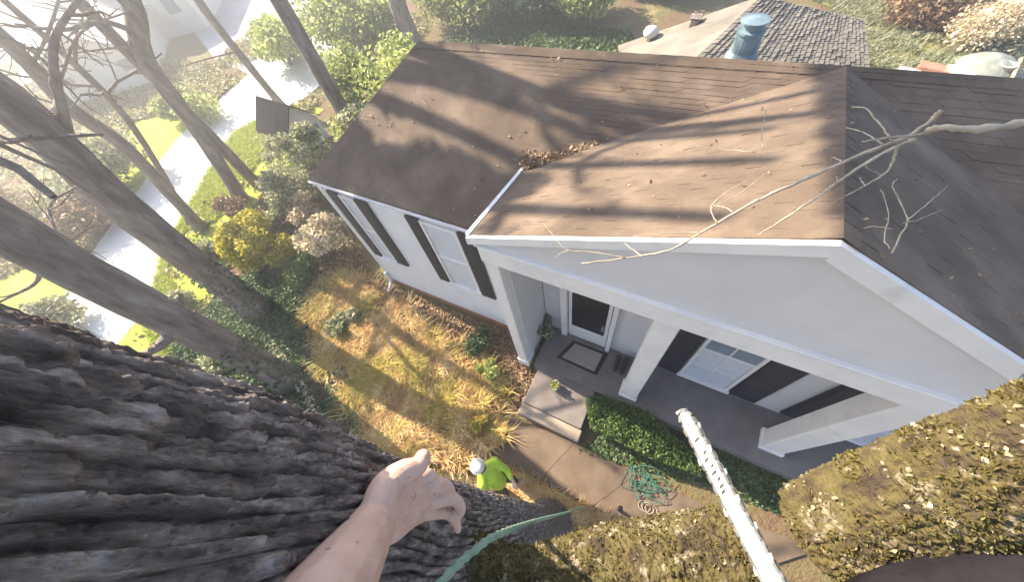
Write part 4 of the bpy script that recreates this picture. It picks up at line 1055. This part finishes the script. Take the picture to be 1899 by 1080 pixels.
for sg_ in (-1, 1):
    recalc(MB().prism([bar_pt(0, sg_*(HW - 0.003), 0.0033), bar_pt(LEN - 0.035, sg_*(HW*0.8 - 0.0026), 0.0033), bar_pt(LEN - 0.035, sg_*(HW*0.8 - 0.0016), 0.0033), bar_pt(0, sg_*(HW - 0.0018), 0.0033)], nv*0.0003).build('rail_line', M['chain'], saw))
# engine housing just out of the frame
hb = MB()
def saw_box(s0, s1, t0, t1, o0, o1, name, mat):
    P = [bar_pt(s, t, o) for s in (s0, s1) for t in (t0, t1) for o in (o0, o1)]
    m_ = MB(); m_.add(P, [(0,1,3,2), (4,6,7,5), (0,4,5,1), (2,3,7,6), (0,2,6,4), (1,5,7,3)])
    o = recalc(m_.build(name, mat, saw)); bv = o.modifiers.new('bevel', 'BEVEL'); bv.width = 0.008; bv.segments = 2; return o
saw_box(-0.20, -0.012, -0.05, 0.06, -0.09, 0.028, 'engine_housing', M['plastic'])
saw_box(-0.42, -0.20, 0.0, 0.035, -0.045, 0.0, 'rear_handle', M['plastic'])

# ------------------------------------------------------------------ bodies: overlapping limbs fused by a voxel remesh
def fuse(name, tubes, blobs, voxel, mat, parent, smooth_it=6):
    mb = MB()
    for pts, rad in tubes:
        S = spline(pts, 6); R = np.interp(np.linspace(0, 1, len(S)), np.linspace(0, 1, len(rad)), rad)
        mb.tube(S, R, 14, True)
        for p, r in ((S[0], R[0]), (S[-1], R[-1])): blobs = blobs + [(p, (r, r, r))]
    for c, r in blobs:
        V = []; F = []; n1, n2 = 10, 14
        for i in range(1, n1):
            f_ = math.pi * i / n1
            for j in range(n2):
                a = 2*math.pi*j/n2; V.append((c[0] + r[0]*math.sin(f_)*math.cos(a), c[1] + r[1]*math.sin(f_)*math.sin(a), c[2] + r[2]*math.cos(f_)))
        V += [(c[0], c[1], c[2] + r[2]), (c[0], c[1], c[2] - r[2])]; nt_ = len(V) - 2
        for i in range(n1 - 2):
            for j in range(n2): F.append((i*n2+j, (i+1)*n2+j, (i+1)*n2+(j+1) % n2, i*n2+(j+1) % n2))
        for j in range(n2): F.append((nt_, j, (j+1) % n2)); F.append((nt_+1, (n1-2)*n2+(j+1) % n2, (n1-2)*n2+j))
        mb.add(V, F)
    o = mb.build(name, mat, parent, True); recalc(o)
    md = o.modifiers.new('fuse', 'REMESH'); md.mode = 'VOXEL'; md.voxel_size = voxel; md.use_smooth_shade = True
    sm = o.modifiers.new('soften', 'SMOOTH'); sm.factor = 0.5; sm.iterations = smooth_it
    return o
climber = thing('person', pd(560, 1110, .34), 'bare forearm and hand of the climber gripping the dark trunk, dark trouser leg', 'person')
W_ = pd(690, 975, .41); mcp = [pd(768,892,.49), pd(784,912,.50), pd(787,934,.505), pd(778,954,.50)]
tubes = [([pd(455,1330,.235), pd(545,1195,.265), pd(622,1085,.32), W_], [.042, .041, .037, .0275]),
         ([W_, pd(712,948,.43), pd(748,908,.47), mcp[0]], [.0265, .024, .020, .0140]), ([W_, pd(720,953,.435), pd(756,925,.475), mcp[1]], [.0265, .024, .020, .0145]),
         ([W_, pd(724,962,.435), pd(757,942,.475), mcp[2]], [.0265, .024, .0195, .0135]), ([W_, pd(724,972,.432), pd(752,960,.47), mcp[3]], [.025, .022, .0175, .0120]),
         ([pd(700,945,.42), pd(718,905,.44), pd(748,878,.46), pd(774,866,.475), pd(785,848,.482)], [.022, .021, .0165, .0130, .0105]),
         ([mcp[0], pd(796,883,.505), pd(806,903,.535), pd(790,932,.55)], [.0122, .0098, .0090, .0076]),
         ([mcp[1], pd(822,901,.52), pd(834,921,.55), pd(818,947,.565)], [.0126, .0100, .0092, .0078]),
         ([mcp[2], pd(838,926,.535), pd(854,945,.56), pd(842,967,.575)], [.0122, .0096, .0088, .0074]),
         ([mcp[3], pd(824,952,.545), pd(842,964,.565), pd(848,980,.575)], [.0110, .0090, .0083, .0072])]
fuse('arm', tubes, [(m_, (.0125, .0125, .0125)) for m_ in mcp], 0.0019, M['skin'], climber, 4)
leg = fuse('trouser_leg', [([pd(1600,1215,.60), pd(1760,1165,.55), pd(1950,1130,.50), pd(2200,1105,.45)], [.085, .090, .095, .10])], [], 0.010, M['dark_cloth'], climber, 6)
for tip, prev in ((pd(785,848,.482), pd(774,866,.475)), (pd(790,932,.55), pd(806,903,.535)), (pd(818,947,.565), pd(834,921,.55)), (pd(842,967,.575), pd(854,945,.56)), (pd(848,980,.575), pd(842,964,.565))):
    ax_ = tip - prev; ax_ /= np.linalg.norm(ax_); vw = CAM_C - tip; vw -= ax_ * (vw @ ax_); vw /= np.linalg.norm(vw); sd = np.cross(ax_, vw)
    c_ = tip + vw * 0.0066 - ax_ * 0.001
    P_ = [c_ + ax_*0.0062*math.cos(a) + sd*0.0048*math.sin(a) - vw*0.0012*abs(math.sin(a)) for a in np.linspace(0, 2*np.pi, 14, endpoint=False)]
    recalc(MB().prism(P_, -vw*0.003).build('fingernail', M['nail'], climber))
# climbing rope
rp = [pd(770,1140,.38), pd(835,1062,.45), pd(880,1022,.51), pd(930,990,.62), pd(1005,964,1.2), pd(1050,952,2.3), pd(1082,944,4.0)]
S = dense(rp + [px(1105, 960, 0.05)], 260)
mb = MB()
for st in range(3):
    q = []
    T = np.gradient(S, axis=0); T /= np.linalg.norm(T, axis=1)[:, None]
    a0 = np.cross(T, [0.3, 0.2, 0.9]); a0 /= np.linalg.norm(a0, axis=1)[:, None]; a1 = np.cross(T, a0)
    ln = np.concatenate([[0], np.cumsum(np.linalg.norm(np.diff(S, axis=0), axis=1))]); ph = ln / 0.05 * 2*np.pi + st*2*np.pi/3
    q = S + 0.0023 * (np.cos(ph)[:, None]*a0 + np.sin(ph)[:, None]*a1)
    mb.tube(q, 0.0045, 8, False)
tag(mb.build('climbing_rope', M['rope'], None, True), 'green climbing rope running from the bottom edge down past the trunk', 'rope')

# ------------------------------------------------------------------ person on the ground
gm = thing('person', (-1.74, -1.98, 0), 'person in lime shirt and white helmet standing below the tree', 'person')
def g3(x, y, z): return np.array([x, y, z])
hd = np.array([-2.06, -1.90, 1.72]); nk = np.array([-1.99, -1.91, 1.52]); ch_c = np.array([-1.92, -1.93, 1.34]); pel = np.array([-1.80, -1.97, 0.95])
shl, shr = nk + [0.05, -0.20, -0.06], nk + [0.09, 0.19, -0.06]
ell, elr = np.array([-1.82, -2.22, 1.22]), np.array([-1.70, -1.74, 1.26]); hnl, hnr = np.array([-1.60, -2.18, 1.18]), np.array([-1.50, -1.86, 1.22])
ftl, ftr = np.array([-1.76, -2.10, 0.06]), np.array([-1.68, -1.84, 0.06])
knl, knr = np.array([-1.80, -2.09, 0.50]), np.array([-1.73, -1.85, 0.50])
fingers = []
for hn, dr_ in ((hnl, hnl - ell), (hnr, hnr - elr)):
    d_ = dr_ / np.linalg.norm(dr_); sd = np.cross(d_, [0,0,1.0])
    for j, (o_, l_) in enumerate(((-0.027, 0.062), (-0.009, 0.072), (0.009, 0.068), (0.026, 0.055))):
        fingers.append(([hn + d_*0.05 + sd*o_, hn + d_*(0.05 + l_*0.6) + sd*o_, hn + d_*(0.05 + l_) + sd*o_*0.9 + [0,0,-0.02]], [.009, .008, .007]))
    fingers.append(([hn + d_*0.01 + sd*0.03, hn + d_*0.05 + sd*0.055, hn + d_*0.075 + sd*0.055], [.011, .009, .008]))
fuse('body', [([pel, ch_c, nk], [.13, .15, .07]), ([nk, hd - [0,0,0.05]], [.055, .055]), ([shl, ell, hnl], [.055, .042, .028]), ([shr, elr, hnr], [.055, .042, .028]),
              ([pel + [0,-0.09,0], knl, ftl], [.085, .06, .04]), ([pel + [0,0.09,0], knr, ftr], [.085, .06, .04]), ([shl, nk, shr], [.06, .07, .06]),
              ([hnl, hnl + (hnl-ell)*0.25], [.03, .03]), ([hnr, hnr + (hnr-elr)*0.25], [.03, .03])] + fingers,
     [(hd, (.095, .08, .115)), (hd + [-0.095, 0, -0.02], (.02, .012, .02)), (hd + [0, -0.08, -0.01], (.02, .012, .03)), (hd + [0, 0.08, -0.01], (.02, .012, .03))], 0.011, M['skin'], gm, 2)
fuse('shirt', [([pel + [0,0,0.04], pel*0.5 + ch_c*0.5, ch_c, nk - [0,0,0.03]], [.155, .16, .175, .10]), ([shl, nk - [0,0,0.03], shr], [.085, .10, .085]),
               ([shl, shl*0.4 + ell*0.6, ell, ell*0.45 + hnl*0.55], [.080, .068, .060, .048]), ([shr, shr*0.4 + elr*0.6, elr, elr*0.45 + hnr*0.55], [.080, .068, .060, .048])], [], 0.013, M['lime'], gm, 3)
fuse('trousers', [([pel + [0,0,0.06], pel], [.14, .15]), ([pel + [0,-0.09,0], knl, ftl + [0,0,0.08]], [.11, .085, .07]), ([pel + [0,0.09,0], knr, ftr + [0,0,0.08]], [.11, .085, .07])], [], 0.014, M['trouser'], gm, 3)
for ft in (ftl, ftr): fuse('boot', [([ft + [0.05,0,-0.01], ft + [-0.16,0,-0.02]], [.055, .045])], [], 0.012, M['plastic'], gm, 3)
hm = MB(); hm.add(*lathe([(0.108, 1.745), (0.106, 1.78), (0.094, 1.82), (0.066, 1.85), (0.02, 1.862)], 20, hd[:2])); he = hm.build('helmet', M['helmet'], gm, True)
hm = MB(); hm.add(*lathe([(0.124, 1.738), (0.126, 1.744), (0.106, 1.752)], 20, hd[:2] + [-0.012, 0])); hm.build('brim', M['helmet'], he)
hm = MB(); hm.add(*lathe([(0.07, 1.60), (0.098, 1.66), (0.105, 1.72), (0.10, 1.745)], 16, hd[:2] + [0.018, 0])); hm.build('hair', M['hair'], gm, True)

gm.scale = (0.84, 0.84, 0.84); gm.location = (-1.80, -1.98, 0.0)
# ------------------------------------------------------------------ things on the porch landing
dm = thing('doormat', (-1.45, 0.57, FLOOR), 'tan doormat with a wide black border before the front door', 'doormat')
q = [px(1032,663,.26), px(1063,632,.26), px(1127,657,.26), px(1107,697,.26)]
qc = sum(q)/4
MBd = MB().prism([(p[0], p[1], FLOOR + 0.002) for p in q], (0, 0, 0.010)); recalc(MBd.build('border', M['mat_black'], dm))
qi = [qc + (p - qc)*0.80 for p in q]
recalc(MB().prism([(p[0], p[1], FLOOR + 0.0122) for p in qi], (0, 0, 0.004)).build('weave', M['mat_tan'], dm))
def potted(name, label, c, z, r, h, leaf, n, spread, size, cat='planter', mat='pot', flowers=0):
    t = thing(name, (c[0], c[1], z), label, cat)
    m_ = MB(); m_.add(*lathe([(r*0.7, z), (r, z + h*0.9), (r*1.08, z + h*0.9), (r*1.08, z + h), (r*0.92, z + h), (r*0.88, z + h*0.9)], 18, c)); m_.build('pot', M[mat], t, True)
    mb = MB(); P = []
    for k in range(14):
        a = RNG.uniform(0, 2*np.pi); e = np.array([c[0] + spread*math.cos(a)*RNG.uniform(.3,1), c[1] + spread*math.sin(a)*RNG.uniform(.3,1), z + h + spread*RNG.uniform(.3,1.2)])
        mb.tube([(c[0], c[1], z + h*0.85), ((c[0]+e[0])/2, (c[1]+e[1])/2, z + h + (e[2]-z-h)*0.7), e], [.006,.004,.002], 4, False)
        P.append(clump(e, spread*0.35, max(4, n//14), shell=0.1))
    mb.build('stem', M['shrub'], t)
    V, F = leaf_mesh(np.concatenate(P), size); raw('foliage', V, F, M[leaf], t)
    if flowers:
        P = [clump((c[0] + RNG.normal()*spread*0.3, c[1] + RNG.normal()*spread*0.3, z + h + spread*0.6), 0.02, 7) for _ in range(flowers)]
        V, F = leaf_mesh(np.concatenate(P), 0.016); raw('flowers', V, F, M['flower'], t)
potted('potted_plant', 'leafy potted plant in the porch corner left of the door', px(1010,618,.3)[:2], FLOOR, 0.11, 0.18, 'sage', 700, 0.24, 0.035, 'plant')
potted('flower_pot', 'small pot of yellow flowers standing on the landing', px(1030,717,.3)[:2], FLOOR - 0.002, 0.085, 0.11, 'palegreen', 220, 0.10, 0.022, 'flower pot', 'pot', 18)
# pair of dark boots by the door
bc = px(1150, 678, .3)
for k, lb in ((-1, 'dark boot standing next to the right edge of the doormat'), (1, 'dark boot standing nearest the white porch column')):
    x = bc[0] + k*0.065
    tag(fuse('boot', [([g3(x, bc[1]+0.06, FLOOR+0.04), g3(x, bc[1]+0.06, FLOOR+0.28)], [.045, .052]), ([g3(x, bc[1]+0.07, FLOOR+0.035), g3(x, bc[1]-0.12, FLOOR+0.03)], [.042, .036])], [], 0.009, M['plastic'], None, 3), lb, 'boot', 'boots by the door')

# ------------------------------------------------------------------ things beside the walkway
c = px(1195, 893, 0.05)
mb = MB()
for k in range(10):
    r = RNG.uniform(0.08, 0.26); o_ = RNG.normal(size=2)*0.05; pts = []
    for j in range(13):
        a = j/12*2*np.pi*RNG.uniform(0.97,1.03); pts.append((c[0] + o_[0] + r*1.2*math.cos(a), c[1] + o_[1] + r*0.75*math.sin(a), 0.03 + 0.006*k + RNG.normal()*0.02)); pts[-1] = (pts[-1][0] + RNG.normal()*0.06, pts[-1][1] + RNG.normal()*0.05, pts[-1][2])
    mb.tube(spline(pts, 3), 0.0055, 5, False)
tag(mb.build('rope_heap', M['teal'], None, True), 'loose heap of teal rope lying on the walkway', 'rope')
c = px(1195, 940, 0.03)
mb = MB()
for k in range(3):
    mb.tube([(c[0] + 0.10*k*0.5 + 0.09*math.cos(a), c[1] + 0.07*math.sin(a), 0.03 + 0.008*k) for a in np.linspace(0, 2*np.pi, 22)], 0.006, 5, False)
tag(mb.build('cord_loops', M['twig'], None, True), 'pale loops of cord lying at the walkway edge', 'cord')
c = px(1145, 945, 0)
pk = thing('stake', (c[0], c[1], 0), 'short dark garden stake with a black knob beside the walkway', 'stake')
MB().tube([(c[0], c[1], -0.1), (c[0]-0.01, c[1]+0.01, 0.42)], [.028, .022], 10).build('shaft', M['barkfar'], pk, True)
m_ = MB(); m_.add(*lathe([(.018,.41),(.034,.425),(.038,.45),(.028,.475),(.01,.485)], 12, (c[0]-0.01, c[1]+0.01))); m_.build('knob', M['plastic'], pk, True)
MB().tube(spline([(-6.28, WALL_Y - 0.06, 0.45), (-6.28, WALL_Y - 0.065, 0.16), (-6.26, WALL_Y - 0.15, 0.07), (-6.20, WALL_Y - 0.34, 0.05)], 6), 0.04, 10).build('downspout', M['white'], house, True)

# ------------------------------------------------------------------ yard clutter behind the house, upper right
def plank(name, a, b, w, h, mat, label, cat, group=None, z=0.0):
    a, b = np.array(a[:2]), np.array(b[:2]); d = (b - a)/np.linalg.norm(b - a); n = np.array([-d[1], d[0]])*w/2
    o = recalc(MB().prism([(*(a-n), z), (*(b-n), z), (*(b+n), z), (*(a+n), z)], (0,0,h)).build(name, mat)); tag(o, label, cat, group); return o
plank('board', px(1665,128,.1), px(1765,148,.1), 0.22, 0.14, M['cream'], 'long whitish board lying at the near edge of the lit grass', 'board', 'boards behind the house')
plank('board', px(1700,126,.1), px(1760,138,.1), 0.34, 0.22, M['redwood'], 'red-brown board stacked behind the whitish board', 'board', 'boards behind the house', 0.0)
plank('slab', px(1768,130,.15), px(1782,152,.15), 0.4, 0.3, M['shed_wall'], 'pale grey block standing at the end of the boards', 'block')
c = px(1825, 130)
mb = []; n = 18; X, Yy = np.meshgrid(np.linspace(-1, 1, n), np.linspace(-1, 1, n)); r_ = np.hypot(X, Yy)
V = np.stack([c[0] + X*0.75, c[1] + Yy*0.7, 0.35*np.clip(1 - r_**2, 0, 1) + 0.06*fbm(X*3+5, Yy*3) ], -1).reshape(-1, 3)
ii = np.arange(n*n).reshape(n, n); F = np.stack([ii[:-1,:-1], ii[:-1,1:], ii[1:,1:], ii[1:,:-1]], -1).reshape(-1, 4)
tag(raw('tarpaulin', V, F, M['tarp'], None, True), 'crumpled grey-green tarpaulin over a heap at the right', 'tarpaulin')
c = px(1860, 132, .15)
bk = thing('bucket', (c[0], c[1], 0), 'white bucket lying beside the tarpaulin', 'bucket')
m_ = MB(); m_.add(*lathe([(.12, 0.02), (.15, 0.30), (.16, 0.30), (.16, 0.33), (.14, 0.33), (.11, 0.06)], 18, c[:2])); m_.build('shell', M['white'], bk, True)
MB().tube([(c[0] + .155*math.cos(a), c[1], .30 + .13*math.sin(a)) for a in np.linspace(0, math.pi, 12)], .006, 6).build('handle', M['metal'], bk)
fr = thing('timber_frame', px(1870, 170), 'pale timber frame of crossed posts at the right edge behind the roof', 'frame')
for (a, b) in [((1865,172), (1895,108)), ((1888,182), (1920,120)), ((1830,150), (1868,172)), ((1868,172), (1930,190))]:
    MB().tube([px(*a, .12), px(*b, .35)], .045, 4).build('post', M['wood'], fr)

# ------------------------------------------------------------------ haze: volume added to stand in for lens glare towards the sun
hm_, nt, b = new_mat('glare_haze')
nt.nodes.remove(b)
pv = nt.nodes.new('ShaderNodeVolumePrincipled')
pv.inputs['Color'].default_value = (0.86, 0.91, 1.0, 1)
pv.inputs['Density'].default_value = 0.0148
pv.inputs['Anisotropy'].default_value = 0.64
nt.links.new(pv.outputs[0], nt.nodes['Material Output'].inputs['Volume'])
hz = MB().box((-75, -33, -1.1), (44, 63, 15.5)).build('haze', hm_); hz['kind'] = 'stuff'
hz['label'] = 'pale haze volume added to stand in for lens glare'
